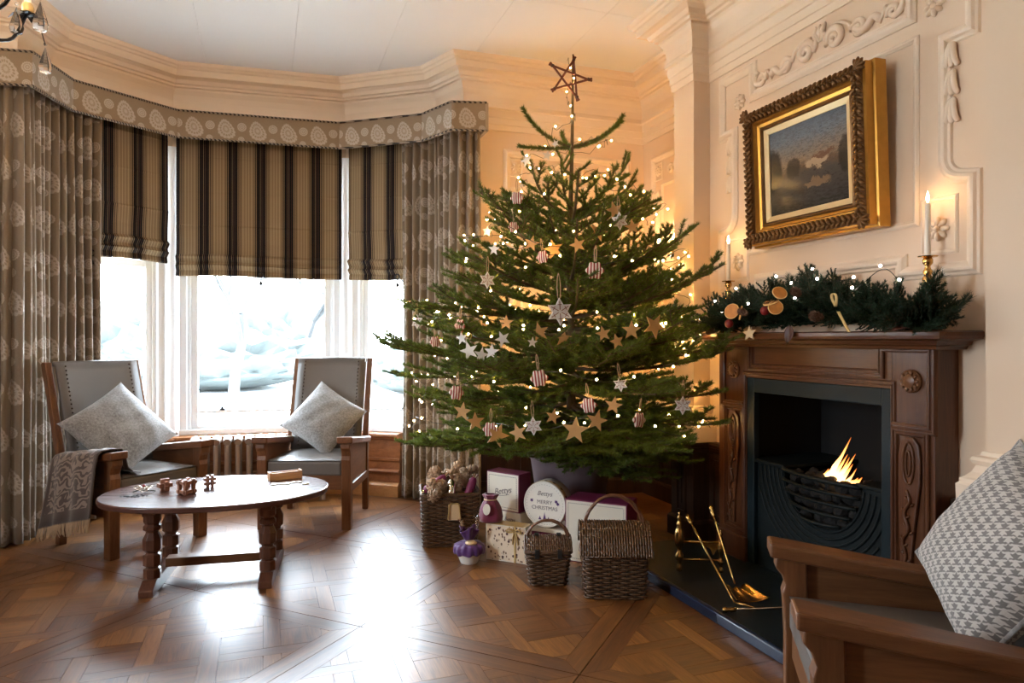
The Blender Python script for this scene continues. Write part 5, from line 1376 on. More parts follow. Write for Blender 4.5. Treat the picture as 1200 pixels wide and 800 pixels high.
ORN_S = [(0.871, 4.116, 1.304, 1), (1.104, 3.45, 1.51, 1), (1.365, 3.097, 1.334, 1.5), (1.216, 3.074, 0.781, 1), (1.91, 2.858, 0.877, 1), (1.814, 3.313, 1.84, 1.1), (1.582, 2.882, 0.986, 0.8)]
ORN_R = [(0.955, 3.453, 1.267, 1), (0.904, 3.331, 0.931, 1), (1.052, 3.235, 0.752, 1), (1.229, 3.031, 1.013, 1.1), (1.431, 2.911, 0.888, 1), (1.686, 2.887, 0.812, 1), (1.573, 3.132, 1.546, 1.2), (1.356, 3.296, 1.625, 0.9), (1.366, 3.708, 2.01, 1), (1.291, 3.557, 1.816, 0.8), (0.852, 3.57, 1.186, 0.8)]
# ================================================================ TREE
TX0, TY0 = 1.80, 3.92
pot = thing('tree_pot', 'big mauve glazed pot holding the Christmas tree', 'pot', (TX0, TY0, 0))
MB().lathe([(.175, 0), (.185, .01), (.205, .15), (.235, .36), (.25, .46), (.262, .465), (.265, .50), (.258, .515), (.240, .515), (.235, .45), (0, .45)], 40).build('pot_body', M['pot'], pot, smooth='auto')
MB().lathe([(.236, .452), (.20, .468), (0, .475)], 24).build('soil', M['soil'], pot, smooth=True)

tree = thing('christmas_tree', 'tall decorated spruce Christmas tree in the corner by the fireplace', 'tree', (TX0, TY0, .47))
TO = np.array((TX0, TY0, .47))
RH, FH = np.array((.941, -.339, 0)), np.array((.339, .941, 0))        # across and away from the window axis
tp_ = crom([(0, 0, -.02), (.004, -.004, .6), (-.004, .006, 1.2), (.010, 0, 1.9), (.016, -.004, 2.51)], 8)
MB().tube(tp_, [.034*(1-.86*i/(len(tp_)-1)) for i in range(len(tp_))], 8).build('trunk', M['bark'], tree, smooth=True)
def trunk_at(z):                    # local position of the trunk at world height z
    k = min(len(tp_)-1, max(0, (z-.45)/2.53*(len(tp_)-1))); i = int(k); p = tp_[i].lerp(tp_[min(len(tp_)-1, i+1)], k-i)
    return np.array((p.x, p.y, z-.47))
def free(p):                        # world point clear of walls, mantel, pot and parcels
    x, y, z = p
    if y > 4.60 or x > 2.72: return False
    if x < 1.62 and y > 4.48: return False
    if y < 3.72 and x > 2.36: return False
    if y < 3.40 and x > 2.25 and z < 1.60: return False
    if z < (.50 if x < 1.5 or (x-TX0)**2+(y-TY0)**2 < .10 else .40): return False
    return True
def norm(v): return v/max(1e-9, np.linalg.norm(v))
def needles(segs, per_m, length, width, spread=1.15):
    """segs: array (n,2,3) -> triangles along every segment"""
    a, b = segs[:, 0], segs[:, 1]; L = np.linalg.norm(b-a, axis=1); cnt = np.maximum(2, (L*per_m).astype(int))
    idx = np.repeat(np.arange(len(L)), cnt); n = len(idx); t = rng.random(n)[:, None]
    p = a[idx]*(1-t)+b[idx]*t; d = (b-a)[idx]/np.maximum(L[idx], 1e-6)[:, None]
    ref = np.tile(np.array((0, 0, 1.0)), (n, 1)); ref[np.abs(d[:, 2]) > .93] = (1, 0, 0)
    x = np.cross(d, ref); x /= np.linalg.norm(x, axis=1)[:, None]; u = np.cross(x, d)
    ang = rng.normal(pi/2, spread, n)[:, None]
    out = x*np.cos(ang)+u*np.sin(ang); tilt = rng.uniform(.55, 1.05, n)[:, None]
    dr = d*np.cos(tilt)+out*np.sin(tilt); ln = length*rng.uniform(.75, 1.15, n)[:, None]
    w = np.cross(dr, rng.normal(size=(n, 3))); w /= np.linalg.norm(w, axis=1)[:, None]
    V = np.empty((n, 3, 3)); V[:, 0] = p-w*width/2; V[:, 1] = p+w*width/2; V[:, 2] = p+dr*ln
    return V.reshape(-1, 3)
def tri_mesh(name, V, mat, parent, kind='stuff'):
    me = bpy.data.meshes.new(name); n = len(V)//3
    me.vertices.add(len(V)); me.vertices.foreach_set('co', V.astype(np.float32).ravel())
    me.loops.add(len(V)); me.loops.foreach_set('vertex_index', np.arange(len(V), dtype=np.int32))
    me.polygons.add(n); me.polygons.foreach_set('loop_start', np.arange(0, len(V), 3, dtype=np.int32))
    me.update(calc_edges=True); me.validate()
    o = link(name, me, mat, parent)
    if kind: o['kind'] = kind
    return o
TIPS = []
def limb(z, vec0, vec1, L, twigs=True, dens=1.0, nseg=9, tw=1.0):
    """branch that leaves the trunk along vec0 and ends heading along vec1"""
    base = trunk_at(z); pts = [base]; v0, v1 = norm(np.array(vec0, float)), norm(np.array(vec1, float))
    for i in range(nseg):
        t = (i+.5)/nseg; pts.append(pts[-1]+norm(v0*(1-t)+v1*t)*L/nseg)
        if not free(pts[-1]+TO): pts.pop(); break
    if len(pts) < 4: return
    P = np.array(pts); n = len(P)-1; lines = [P]; rad = [(.011 if L > .5 else .007)*(1-.75*i/n)+.002 for i in range(n+1)]
    if twigs:
        k = 0; t = .16 if tw > .6 else .40
        while t < .985:
            i = min(n-1, int(t*n)); f = t*n-i; p = P[i]*(1-f)+P[i+1]*f; d = norm(P[i+1]-P[i])
            hor = norm(np.cross(d, (0, 0, 1.0))) if abs(d[2]) < .97 else np.array((1., 0, 0)); up = np.cross(hor, d)
            sd = 1 if k % 2 else -1; sp = rng.uniform(.70, 1.0)
            tl = L*(.44*(1-t)**.75+.05)*rng.uniform(.75, 1.15)+.05
            if t < .3: tl *= .55
            dv = norm(d*cos(sp)+hor*sd*sin(sp)+up*rng.uniform(-.12, .34)); q = [p]
            m = 4
            for j in range(m):
                q.append(q[-1]+norm(dv+d*.10*j+np.array((0, 0, .045*j)))*tl/m)
                if not free(q[-1]+TO): q.pop(); break
            if len(q) > 2:
                Q = np.array(q); lines.append(Q); TIPS.append(Q[-1]+TO)
                if tl > .15:
                    for jj in range(1, len(Q)-1):
                        for s2 in (-1, 1):
                            if rng.random() < .62:
                                dd = norm(Q[jj+1]-Q[jj]); h2_ = norm(np.cross(dd, (0, 0, 1.0))); sl = tl*rng.uniform(.28, .46)*(1.1-.18*jj)
                                e = norm(dd*.72+h2_*s2*.66+np.array((0, 0, rng.uniform(-.05, .25))))
                                r0 = Q[jj]; r1 = r0+e*sl*.5; r2 = r1+norm(e+dd*.25+np.array((0, 0, .08)))*sl*.5
                                if free(r2+TO): lines.append(np.array([r0, r1, r2]))
            k += 1; t += rng.uniform(.060, .078)*(.62/max(.45, L))**.55/tw
    TIPS.append(P[-1]+TO)
    mb = MB(); mb.tube([tuple(p) for p in P], rad, 6)
    for l in lines[1:]: mb.tube([tuple(p) for p in l], [.0035]*(len(l)-1)+[.0018], 3)
    bo = mb.build('branch', M['bark'], tree, fix=False)
    segs = np.concatenate([np.stack([l[:-1], l[1:]], 1) for l in lines])
    if twigs: segs = segs[np.linalg.norm(segs.mean(1)[:, :2], axis=1) > .10]
    tri_mesh('needles', needles(segs, 1450*dens, .0255 if twigs else .030, .0042 if twigs else .005, 1.15 if twigs else 3), M['needle'], bo)
def polar(az, el): return np.array((cos(R(az))*cos(R(el)), sin(R(az))*cos(R(el)), sin(R(el))))
def scr(r, f, u): return RH*r+FH*f+np.array((0, 0, u))
# bare candles of the leader's top whorl
for v0, v1, L in ((scr(-1, -.2, .18), scr(-.55, -.1, 1), .40), (scr(-1, .1, -.08), scr(-1, .1, .18), .335), (scr(-.3, 1, .3), scr(-.1, .6, 1), .26),
                  (scr(1, .1, .12), scr(.62, 0, 1), .40), (scr(1, -.4, .05), scr(.8, -.3, .75), .345)):
    limb(2.40, v0, v1, L, False, 1.6)
# leader needles
ld = np.array([trunk_at(z) for z in np.linspace(2.42, 2.94, 8)])
tri_mesh('needles', needles(np.stack([ld[:-1], ld[1:]], 1), 700, .012, .003), M['needle'], bpy.data.objects['trunk'])
# second whorl, sparse rising candles
for v0, v1, L in ((scr(-1, -.1, .15), scr(-.9, 0, .35), .47), (scr(-.9, -.5, .3), scr(-.15, -.1, 1), .46), (scr(-.4, -.9, .5), scr(0, 0, 1), .36), (scr(1, -.3, .35), scr(.5, -.1, 1), .50),
                  (scr(1, .2, .35), scr(.75, .1, .8), .52), (scr(.5, 1, .2), scr(.4, .5, .5), .40), (scr(.5, -1, .1), scr(.4, -.5, .5), .36), (scr(-.5, 1, .2), scr(-.5, .5, .6), .40)):
    limb(1.97+U(-.04, .04), v0, v1, L, True, 1.1, tw=.55)
levels = [(1.84, 6, .58, 14, 36), (1.74, 6, .64, 12, 32), (1.62, 7, .74, 10, 28), (1.48, 8, .84, 6, 24), (1.34, 8, .93, 2, 22), (1.19, 9, 1.02, -4, 18),
          (1.05, 9, 1.10, -10, 14), (.92, 9, 1.12, -15, 10), (.80, 9, 1.08, -18, 6), (.69, 8, .98, -16, -6), (.60, 7, .80, -8, -8)]
for li, (z, n, L, e0, e1) in enumerate(levels):
    a0 = li*47+10
    for k in range(n):
        az = a0+360*k/n+U(-9, 9); l = L*U(.88, 1.08)
        limb(z+U(-.075, .075), polar(az, e0+U(-5, 5)), polar(az+U(-8, 8), e1+U(-6, 6)), l, tw=.72 if li == 0 else .85 if li < 3 else 1.0)
# long boughs reaching the mantel side and the window side
for z, v0, v1, L in ((1.10, scr(-1, -.05, -.02), scr(-1, .05, .12), 1.14), (.98, scr(-1, .12, -.08), scr(-1, .1, .05), 1.12), (1.30, scr(-1, -.15, .10), scr(-1, -.1, .10), 1.02)):
    limb(z, v0, v1, L)
for z, tip in ((1.34, (2.235, 3.00, 1.56)), (1.02, (2.235, 2.93, 1.12)), (.90, (2.225, 2.97, .90)), (.80, (2.20, 2.93, .74)), (1.15, (2.20, 3.10, 1.22)), (1.24, (1.95, 2.95, 1.33)), (1.48, (2.22, 3.28, 1.78)),
               (.68, (1.78, 3.13, .45)), (.66, (1.52, 3.30, .53)), (.68, (1.98, 3.22, .43)), (.72, (2.15, 3.22, .50)), (.66, (1.20, 3.52, .55)), (.68, (1.05, 3.80, .55)), (.70, (1.64, 3.05, .52)), (.64, (1.90, 3.40, .45)), (.74, (2.2, 3.45, .55)), (1.0, (1.02, 3.35, .98)), (1.12, (1.55, 2.92, 1.10))):
    b0 = trunk_at(z)+TO; d = np.array(tip)-b0; L = np.linalg.norm(d)*1.03
    limb(z, d/L+np.array((0, 0, -.16)), d/L+np.array((0, 0, .22)), L)
# twig star on top
st = thing('tree_topper', 'red brown twig star tied to the tip of the tree', 'star', (TX0+.012, TY0-.02, 2.82))
MS = frame3(-FH+np.array((.28, 0, 0)), (0, 0, 1), (-.03, 0, 0)) @ rot('Z', -14)
sp5 = [(.130*cos(R(90+144*k)), .120*sin(R(90+144*k))) for k in range(5)]
for k in range(5):
    a, b = Vector(sp5[k]), Vector(sp5[(k+1) % 5]); d = (b-a).normalized()*.025
    MB().tube([(a.x-d.x, a.y-d.y, .004*(k % 2)), (b.x+d.x, b.y+d.y, .004*((k+1) % 2))], .0068, 7, M=MS).build('twig', M['twigstar'], st, smooth='auto')
    MB().tube([(a.x-.008, a.y, .002), (a.x+.008, a.y, .002)], .0105, 7, M=MS).build('binding', M['leaf'], st)

# ---- ornaments
def plate_star(n, ro, ri, th=.004):
    mb = MB(); P = star_poly(n, ro, ri); m = len(P)
    mb.prism(P, -th/2, th/2); return mb
brown = plate_star(5, .050, .021).build('card_star', M['star_brown']); white = plate_star(5, .046, .019).build('painted_star', M['star_white'])
flake = thing('wooden_star', '', 'ornament'); plate_star(6, .046, .026, .006).build('star_body', M['star_white'], flake, bev=.001)
mb = MB()
for k in range(6): mb.box(-.0012, .0012, .006, .034, .003, .0042, rot('Z', 60*k)); mb.box(-.007, .007, .022, .0242, .003, .0042, rot('Z', 60*k))
mb.build('snowflake_lines', M['star_pattern'], flake)
MB().tube(crom([(-.004, .044, 0), (-.006, .09, .004), (0, .125, .006), (.006, .09, .002), (.004, .044, 0)], 5), .0016, 5).build('hanging_loop', M['thread'], flake)
red = thing('striped_star', '', 'ornament')
def puff(u, v):
    a = 2*pi*u; k = 6; r = .040*(1-.22*(.5-.5*cos(a*k))); h = v*2-1; q_ = max(0, 1-abs(h)**2)**.5
    return r*(1-abs(h)**6)*cos(a) if abs(h) > .999 else r*q_*cos(a), r*q_*sin(a), .012*h
grid_mesh('star_cloth', puff, 48, 8, M['redstripe'], red)
MB().tube(crom([(-.003, .038, 0), (-.005, .08, .004), (0, .105, .006), (.005, .08, .002), (.003, .038, 0)], 5), .0020, 5).build('hanging_loop', M['thread'], red)
tag(brown, 'flat brown card star among the tree branches', 'ornament', 'brown card stars on the tree')
tag(white, 'flat silvery white five pointed star on the tree', 'ornament', 'silvery stars on the tree')
tag(flake, 'white six pointed wooden star with snowflake lines on the tree', 'ornament', 'snowflake stars on the tree')
tag(red, 'puffed red and white striped cloth star on the tree', 'ornament', 'striped cloth stars on the tree')
LAB_S = ['white wooden snowflake star hanging in front of the long curtain', 'white wooden snowflake star on the curtain side, just above the hanging one', 'largest white snowflake star, at the middle of the tree', 'white wooden snowflake star above the round tin',
         'white wooden snowflake star nearest the fireplace', 'highest white snowflake star, below the tree tip on the mantel side', 'smallest white snowflake star, deep in the tree on the mantel side']
LAB_R = ['striped cloth star above the cluster of silvery stars', 'striped cloth star low on the curtain side', 'striped cloth star touching a large brown star above the open basket', 'striped cloth star below the largest snowflake star', 'striped cloth star above the big magenta gift box', 'striped cloth star nearest the brass tool rest',
         'striped cloth star above and beside the largest snowflake star', 'striped cloth star among the upper brown stars', 'highest striped cloth star near the tree tip', 'striped cloth star below the highest one', 'striped cloth star in front of the long curtain']
LAB_W = {0: 'silvery star on the curtain side of the top whorl', 1: 'silvery star close to the leader in the top whorl', 2: 'smallest silvery star at the foot of the leader', 6: 'largest silvery star of the cluster by the curtain', 10: 'small silvery star near the middle of the tree'}
LAB_B = {12: 'large brown card star nearest the mantel end', 13: 'largest brown card star, low above the round tin', 17: 'large brown card star low above the drawstring sack', 14: 'brown card star just beside the largest low star', 4: 'highest brown card star near the tree tip', 6: 'brown card star right under the largest snowflake star'}
def hang(proto, first, p, s, yaw, roll):
    o = proto if first else dup(proto)
    n = Vector((-p[0]*.6+(p[0]-TX0)*.8, -p[1]*.6+(p[1]-TY0)*.8, 0)).normalized()
    Mo = T(*p) @ frame3(n, (0, 0, 1)) @ rot('Y', yaw) @ rot('Z', roll) @ Matrix.Scale(s, 4)
    o.matrix_world = Mo; o.location = Mo.to_translation(); o.rotation_euler = Mo.to_euler(); o.scale = (s, s, s)
    return o
DEF = {q_.name[:5]: q_['label'] for q_ in (brown, white, flake, red)}
for L_, pr, yw, rl in ((ORN_B, brown, 28, 30), (ORN_W, white, 32, 25), (ORN_S, flake, 26, 8), (ORN_R, red, 35, 8)):
    for k, (x, y, z, s) in enumerate(L_):
        o = hang(pr, k == 0, (x, y, z), s, U(-yw, yw), U(-rl, rl))
        o['label'] = DEF[pr.name[:5]]
        if pr is flake: o['label'] = LAB_S[k]
        if pr is red: o['label'] = LAB_R[k]
        if pr is white and k in LAB_W: o['label'] = LAB_W[k]
        if pr is brown and k in LAB_B: o['label'] = LAB_B[k]

# ---- fairy lights wound round the tree
def Rz(z):
    t = [(.3, .8), (.6, .95), (.9, 1.06), (1.15, 1.02), (1.3, .95), (1.55, .82), (1.75, .68), (1.9, .56), (2.1, .40), (2.4, .24), (2.55, .03), (3.1, .02)]
    for (a, b), (c, d) in zip(t, t[1:]):
        if z <= c: return b+(d-b)*(z-a)/(c-a)
    return .02
fs_ = thing('fairy_lights', 'string of warm fairy lights wound round the tree', 'string lights', (TX0, TY0, .47))
NB = 290
raw = []; ang = .4; z = .60
while z < 2.97:
    r = Rz(z)*(.90+.10*sin(ang*2.3)+.08*sin(ang*5.9+1)+.05*sin(ang*13.1)); step = min(.30, .045/max(.10, r))
    zz_ = z+min(.11, r*.16)*sin(ang*1.37+2)+.05*sin(ang*4.3)*min(1, r*1.5)+.02*sin(ang*11.7)
    x, y = TX0+r*cos(ang), TY0+r*sin(ang)
    while not free((x, y, max(zz_, .6))): r *= .93+.03*sin(ang*7); x, y = TX0+r*cos(ang), TY0+r*sin(ang)
    raw.append(Vector((x-TX0, y-TY0, zz_-.47)))
    ang += step; z += .165*step/(2*pi) if r > .12 else .012
mb = MB(); mb.tube(raw, .0016, 4); mb.build('wire', M['wire'], fs_)
cum = [0]
for a_, b_ in zip(raw[:-1], raw[1:]): cum.append(cum[-1]+(b_-a_).length)
bm_ = bpy.data.meshes.new('bulb'); b = bmesh.new(); bmesh.ops.create_icosphere(b, subdivisions=1, radius=.0055); b.to_mesh(bm_); b.free(); bm_.materials.append(M['fairy'])
j = 0
for k in range(NB):
    s = cum[-1]*(k+.5)/NB
    while cum[j+1] < s: j += 1
    p = raw[j].lerp(raw[j+1], (s-cum[j])/(cum[j+1]-cum[j])); h_ = Vector((p.x, p.y, 0)); h_ = h_.normalized()*.02 if h_.length > .05 else Vector((0, 0, .01))
    o = link('bulb', bm_, None, fs_); o.location = p+h_+Vector((U(-.015, .015), U(-.015, .015), U(-.02, .02)))
# ================================================================ MANTEL GARLAND
def sprig_lines(L, n, spread, tl):
    P = np.array([(0, 0, 0), (L*.35, 0, .01), (L*.7, 0, .022), (L, 0, .045)]); ls = [P]
    for k in range(n):
        t = .12+.82*k/n; p = np.array((L*t, 0, .03*t)); sd = 1 if k % 2 else -1
        d = norm(np.array((cos(spread), sd*sin(spread), rng.uniform(-.25, .35)))); l = tl*(1-.6*t)*rng.uniform(.7, 1.2)
        ls.append(np.array([p, p+d*l*.5, p+d*l*.5+norm(d+np.array((.5, 0, .15)))*l*.5]))
    return ls
def sprig_meshes(kind):
    ls = sprig_lines(*{0: (.20, 12, .8, .10), 1: (.17, 14, .95, .085), 2: (.22, 6, .5, .09)}[kind])
    segs = np.concatenate([np.stack([l[:-1], l[1:]], 1) for l in ls])
    V = needles(segs, *{0: (1500, .017, .0036), 1: (2400, .008, .0042), 2: (1300, .034, .0026)}[kind])
    mb = MB()
    for l in ls: mb.tube([tuple(p) for p in l], .0016, 3)
    w = bpy.data.meshes.new('sprig_stem'); w.from_pydata(mb.v, [], mb.f); w.materials.append(M['bark'])
    me = bpy.data.meshes.new('sprig'); n = len(V)//3
    vs_ = [tuple(v) for v in V]; o = len(mb.v)
    me.from_pydata(mb.v+vs_, [], mb.f+[(o+3*i, o+3*i+1, o+3*i+2) for i in range(n)])
    me.materials.append(M['bark']); me.materials.append(M['garland'])
    mi = np.zeros(len(me.polygons), dtype=np.int32); mi[len(mb.f):] = 1; me.polygons.foreach_set('material_index', mi)
    bpy.data.meshes.remove(w); return me
SPR = [sprig_meshes(k) for k in (0, 0, 1, 1, 2)]
gl = thing('mantel_garland', 'thick dark evergreen garland lying along the mantel shelf', 'garland', (2.37, 2.52, SZ))
MB().tube([(0, -.66, .04), (0, -.3, .07), (-.01, .1, .08), (0, .66, .04)], .02, 8).build('core', M['bark'], gl, smooth=True)
def prof_h(y):                      # crest height of the garland along y (world)
    t = [(1.80, .09), (1.95, .12), (2.1, .15), (2.25, .20), (2.38, .25), (2.55, .23), (2.75, .23), (2.90, .22), (3.05, .17), (3.2, .11), (3.3, .07)]
    for (a, b), (c, d) in zip(t, t[1:]):
        if y <= c: return b+(d-b)*(y-a)/(c-a)
    return .06
for k in range(288):
    y = 1.86+1.36*((k*.618034) % 1); H = prof_h(y); lay = rng.random()
    el = rng.uniform(-8, 75) if lay > .35 else rng.uniform(-20, 15)
    az = rng.choice([rng.uniform(120, 240), rng.uniform(92, 120), rng.uniform(240, 268)])
    o = link('sprig', SPR[k % 5], None, gl); s = rng.uniform(.62, .98)
    o.scale = (s, s, s); o.rotation_euler = (rng.uniform(-.9, .9), -R(el), R(az))
    z0 = SZ+.03+max(0, H-.15)*rng.random()*1.1
    o.location = Vector((2.352+rng.uniform(-.045, .05), y, z0))-Vector((2.37, 2.52, SZ))
for (x, y, z, az, el, kind) in ((2.34, 2.0, .05, -95, 35, 4), (2.33, 1.98, .035, -92, 6, 3), (2.34, 1.98, .04, -98, 15, 0), (2.36, 3.16, .04, 100, 8, 0), (2.34, 3.14, .03, 115, -2, 3), (2.36, 2.36, .10, 150, 75, 3), (2.36, 2.44, .10, 120, 70, 2)):
    o = link('sprig', SPR[kind], None, gl); o.rotation_euler = (0, -R(el), R(az)); o.location = Vector((x, y, SZ+z))-Vector((2.37, 2.52, SZ))
# lights on the garland
gs = thing('garland_lights', 'string of pinkish white lights on the mantel garland', 'string lights', (2.37, 2.52, SZ))
gp = [(2.29, 3.25, .06), (2.30, 3.12, .16), (2.27, 3.02, .10), (2.29, 2.93, .215), (2.26, 2.80, .13), (2.31, 2.66, .255), (2.30, 2.55, .215), (2.25, 2.47, .14), (2.32, 2.44, .27), (2.29, 2.38, .22), (2.33, 2.22, .215), (2.27, 2.17, .165), (2.30, 2.06, .245), (2.33, 2.0, .185)]
gpl = [Vector((x, y, SZ+z))-Vector((2.37, 2.52, SZ)) for x, y, z in gp]
MB().tube(crom(gpl, 6), .0016, 5).build('wire', M['wire'], gs)
bw = bpy.data.meshes.new('garland_bulb'); b = bmesh.new(); bmesh.ops.create_icosphere(b, subdivisions=2, radius=.0060); b.to_mesh(bw); b.free(); bw.materials.append(M['fairyw'])
for p in gpl: o = link('bulb', bw, None, gs); o.location = p+Vector((-.012, 0, .012))
# decorations: outward facing -x
def gdeco(o, p): o.location = p; return o
def slice_mesh(label, p, rz, ry, r=.034):
    t = thing('orange_slice', label, 'decoration', p); t.rotation_euler = (0, R(ry), R(rz))
    MB().lathe([(r, -.004), (r*1.02, 0), (r, .004)], 22).build('flesh', M['orange'], t, smooth='auto')
    MB().tube([(r*cos(2*pi*i/22), r*sin(2*pi*i/22), 0) for i in range(22)], .0038, 6, closed=True).build('rind', M['rind'], t, smooth=True)
slice_mesh('dried orange slice facing out below the first garland light', (2.175, 2.83, SZ+.105), 25, -75, .036)
slice_mesh('dried orange slice edge on beside the flat one', (2.185, 2.775, SZ+.095), -35, -80, .032)
slice_mesh('dried orange slice at the crest of the garland, upper of a bunch', (2.18, 2.50, SZ+.175), 70, -60, .030)
slice_mesh('dried orange slice of the bunch pointing at the tree', (2.17, 2.545, SZ+.135), 10, -25, .033)
slice_mesh('dried orange slice hanging lowest in the bunch', (2.17, 2.515, SZ+.110), 60, -80, .030)
def gcone(p, s, label, rx, ry):
    o = cone_mesh('pine_cone', M['cone']); o.location = p; o.scale = (s,)*3; o.rotation_euler = (R(rx), R(ry), 0); tag(o, label, 'pine cone')
gcone((2.20, 2.265, SZ+.055), 1.0, 'small brown pine cone low on the garland beside the gold ribbon', 0, -80)
gcone((2.20, 2.40, SZ+.16), .9, 'brown pine cone high in the middle of the garland', 20, -70)
gcone((2.19, 2.725, SZ+.085), .8, 'brown pine cone beside the orange slices', -30, -60)
bb = thing('silver_bauble', 'shiny silver bauble at the tree end of the garland', 'bauble', (2.235, 3.205, SZ+.037))
MB().ball((0, 0, 0), .036, 20, 12).build('ball', M['bauble'], bb, smooth=True); MB().lathe([(.008, .034), (.008, .044), (0, .045)], 10).build('cap', M['gold'], bb)
gst = plate_star(5, .040, .018, .006).build('card_star', M['card']); tag(gst, 'pale card star hanging over the front edge of the mantel', 'ornament'); gst.matrix_world = T(2.245, 2.785, SZ-.005) @ frame3((-1, -.3, .15), (0, .12, 1)); gst.location = gst.matrix_world.to_translation()
_m = T(2.245, 2.785, SZ-.005) @ frame3((-1, -.3, .15), (0, .12, 1)); gst.rotation_euler = _m.to_euler()
def leafobj(p, n, up, s, label, mat):
    t = thing('dried_leaf', label, 'leaf', p); Ml = frame3(n, up)
    def fn(u, v):
        w = sin(pi*min(1, v*.98+.02))**.75*(1-.35*v); return Ml @ Vector(((u*2-1)*.032*s*w, (v-.5)*.09*s, .006*s*cos(u*pi*2)*v+.01*s*(v-.5)**2))
    grid_mesh('blade', fn, 8, 10, mat, t, sol=.001)
    MB().tube([tuple(Ml @ Vector((0, (v-.5)*.09*s, .004))) for v in (0, .5, 1, 1.25)], .0012, 4).build('stalk', M['bark'], t)
leafobj((2.250, 2.52, SZ-.012), (-1, -.2, .1), (0, .1, -1), .95, 'dark red leaf hanging over the mantel front', M['leaf'])
leafobj((2.24, 3.09, SZ+.008), (-1, 0, .7), (0, -1, -.2), 1.0, 'brown leaf near the bauble on the mantel', M['leaf'])
leafobj((2.26, 1.955, SZ+.014), (-.7, -.2, 1), (0, -1, .1), 1.0, 'reddish leaf at the wall end of the garland', M['twigstar'])
rb = thing('gold_ribbon', 'gold ribbon trailing from the garland over the mantel', 'ribbon', (2.22, 2.17, SZ+.10))
grid_mesh('ribbon_tail', lambda u, v: (-.020-.02*v, .015-.075*v+(u-.5)*.017, -.02-.085*v), 3, 10, M['gold'], rb, sol=.0012)
grid_mesh('ribbon_loop', lambda u, v: (-.018-.012*sin(pi*v), .03-.012*sin(2*pi*v)+(u-.5)*.015, .055*sin(pi*v)), 3, 14, M['gold'], rb, sol=.0012)
for (y, z, l) in ((2.62, .10, 'red dried fruit near the orange bunch'), (2.885, .045, 'red dried fruit low on the garland near the card star')):
    o = MB().ball((0, 0, 0), .022, 12, 8).build('dried_fruit', M['red'], smooth=True); o.location = (2.20, y, SZ+z); tag(o, l, 'fruit')

# ================================================================ WALL SCONCE and CHANDELIER
def leaf_curl(mb, p, d, L, w):
    p, d = Vector(p), Vector(d).normalized(); s = d.cross(Vector((0, 0, 1))).normalized()
    vs_ = []; fs2 = []
    for i in range(5):
        t = i/4; c = p+d*L*t+Vector((0, 0, L*(.35*t-.75*t*t))); ww = w*sin(pi*(.12+.86*t))*(1+.25*(i % 2))
        vs_ += [c-s*ww+Vector((0, 0, .3*ww)), c, c+s*ww+Vector((0, 0, .3*ww))]
    for i in range(4): fs2 += [(3*i, 3*i+1, 3*i+4, 3*i+3), (3*i+1, 3*i+2, 3*i+5, 3*i+4)]
    mb.add(vs_+[tuple(Vector(v)-Vector((0, 0, .002))) for v in vs_], fs2+[tuple(j+15 for j in f[::-1]) for f in fs2])
def drop_mesh(mb, p, h, r):
    mb.lathe([(.0008, h), (r*.35, h*.78), (r*.75, h*.5), (r, h*.26), (r*.8, h*.08), (.001, 0)], 8, T(*p))
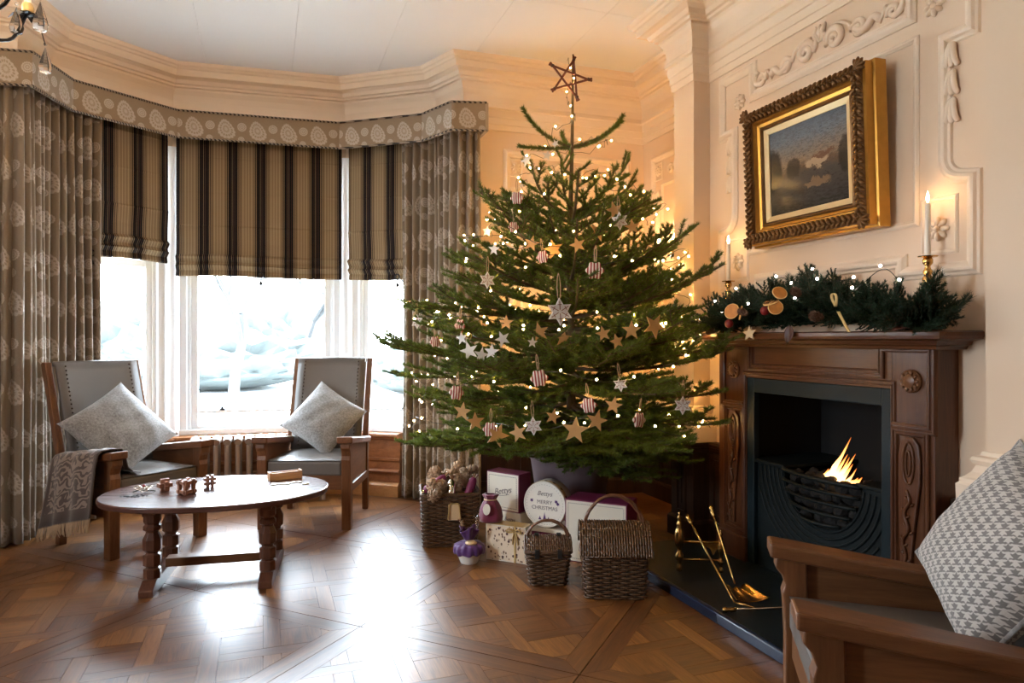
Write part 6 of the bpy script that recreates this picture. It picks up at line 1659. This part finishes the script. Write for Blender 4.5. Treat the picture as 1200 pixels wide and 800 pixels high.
def candle_arm(t, base, end, bulbmat, br=.011, bh=.050, drops=True):
    base, end = Vector(base), Vector(end); d = (end-base); dz = d.z; d.z = 0
    pts = crom([base, base+d*.35+Vector((0, 0, -.10)), base+d*.80+Vector((0, 0, -.105+dz*.2)), base+d*.98+Vector((0, 0, dz*.55)), end], 6)
    MB().tube(pts, .0065, 8).build('arm', M['black'], t, smooth=True)
    mb = MB()
    for k in range(6): leaf_curl(mb, end+Vector((0, 0, -.012)), (cos(k*pi/3+.3), sin(k*pi/3+.3), 0), .062, .016)
    mb.build('leaf_pan', M['black'], t)
    mb = MB(); mb.lathe([(.018, 0), (.022, .014), (.017, .03), (.013, .034)], 12, T(*end)); mb.build('candle_cup', M['gold'], t, smooth='auto')
    mb = MB(); mb.lathe([(.011, .028), (.011, .085), (.006, .087)], 12, T(*end)); mb.build('candle_tube', M['wax'], t, smooth='auto')
    mb = MB(); mb.lathe([(.004, .086), (br, .086+bh*.3), (br*.9, .086+bh*.55), (.002, .086+bh)], 10, T(*end)); mb.build('bulb', bulbmat, t, smooth=True)
    if drops:
        dd = d.normalized()
        for q, h_ in ((end+dd*.062+Vector((0, 0, -.215)), .105), (end-dd*.02+Vector((-.012, -.02, -.105)), .105)):
            mb = MB(); drop_mesh(mb, q, h_, .0245); mb.ball((q.x, q.y, q.z+h_+.012), .0065, 8, 6); mb.build('crystal_drop', M['crystal'], t, smooth='auto')
        mb = MB(); leaf_curl(mb, end+dd*.045+Vector((0, 0, -.018)), dd, .03, .006); mb.tube([end+dd*.062+Vector((0, 0, -.022)), end+dd*.05+Vector((0, 0, -.06)), end+dd*.062+Vector((0, 0, -.10))], .002, 5); mb.build('drop_hook', M['black'], t)
sc_ = thing('wall_sconce', 'black iron wall sconce glowing on the alcove wall behind the tree', 'wall light', (2.807, 4.22, 1.78))
MB().lathe([(.0, 0), (.045, .004), (.040, .012), (.016, .022), (0, .024)], 20, frame3((-1, 0, 0))).build('back_plate', M['black'], sc_, smooth='auto')
candle_arm(sc_, (-.02, 0, 0), (-.12, -.10, .02), M['sconceb'], drops=False); candle_arm(sc_, (-.02, 0, 0), (-.12, .10, .02), M['sconceb'], drops=False)
CH = Vector((-1.115, 2.83, 2.405))
ch = thing('chandelier', 'black iron chandelier with leaves and crystal drops', 'chandelier', tuple(CH))
MB().lathe([(.004, -.14), (.018, -.12), (.030, -.08), (.014, -.04), (.022, 0), (.034, .05), (.016, .10), (.012, .22), (.020, .26), (.006, .30)], 16).build('stem', M['black'], ch, smooth=True)
zt = CEIL-CH.z
MB().tube([(0, 0, .28), (0, 0, zt-.03)], .006, 8).build('chain_rod', M['black'], ch)
MB().lathe([(.004, zt-.06), (.03, zt-.05), (.055, zt-.012), (.055, zt-.0005)], 20).build('ceiling_rose', M['black'], ch, smooth='auto')
for k in range(6):
    a = math.atan2(2.716-CH.y, -.753-CH.x)+k*pi/3
    candle_arm(ch, (cos(a)*.02, sin(a)*.02, 0), (cos(a)*.365, sin(a)*.365, .035), M['chandb'], .012, .055)
for o in list(bpy.data.objects):
    if o.name.startswith('chand'): pass
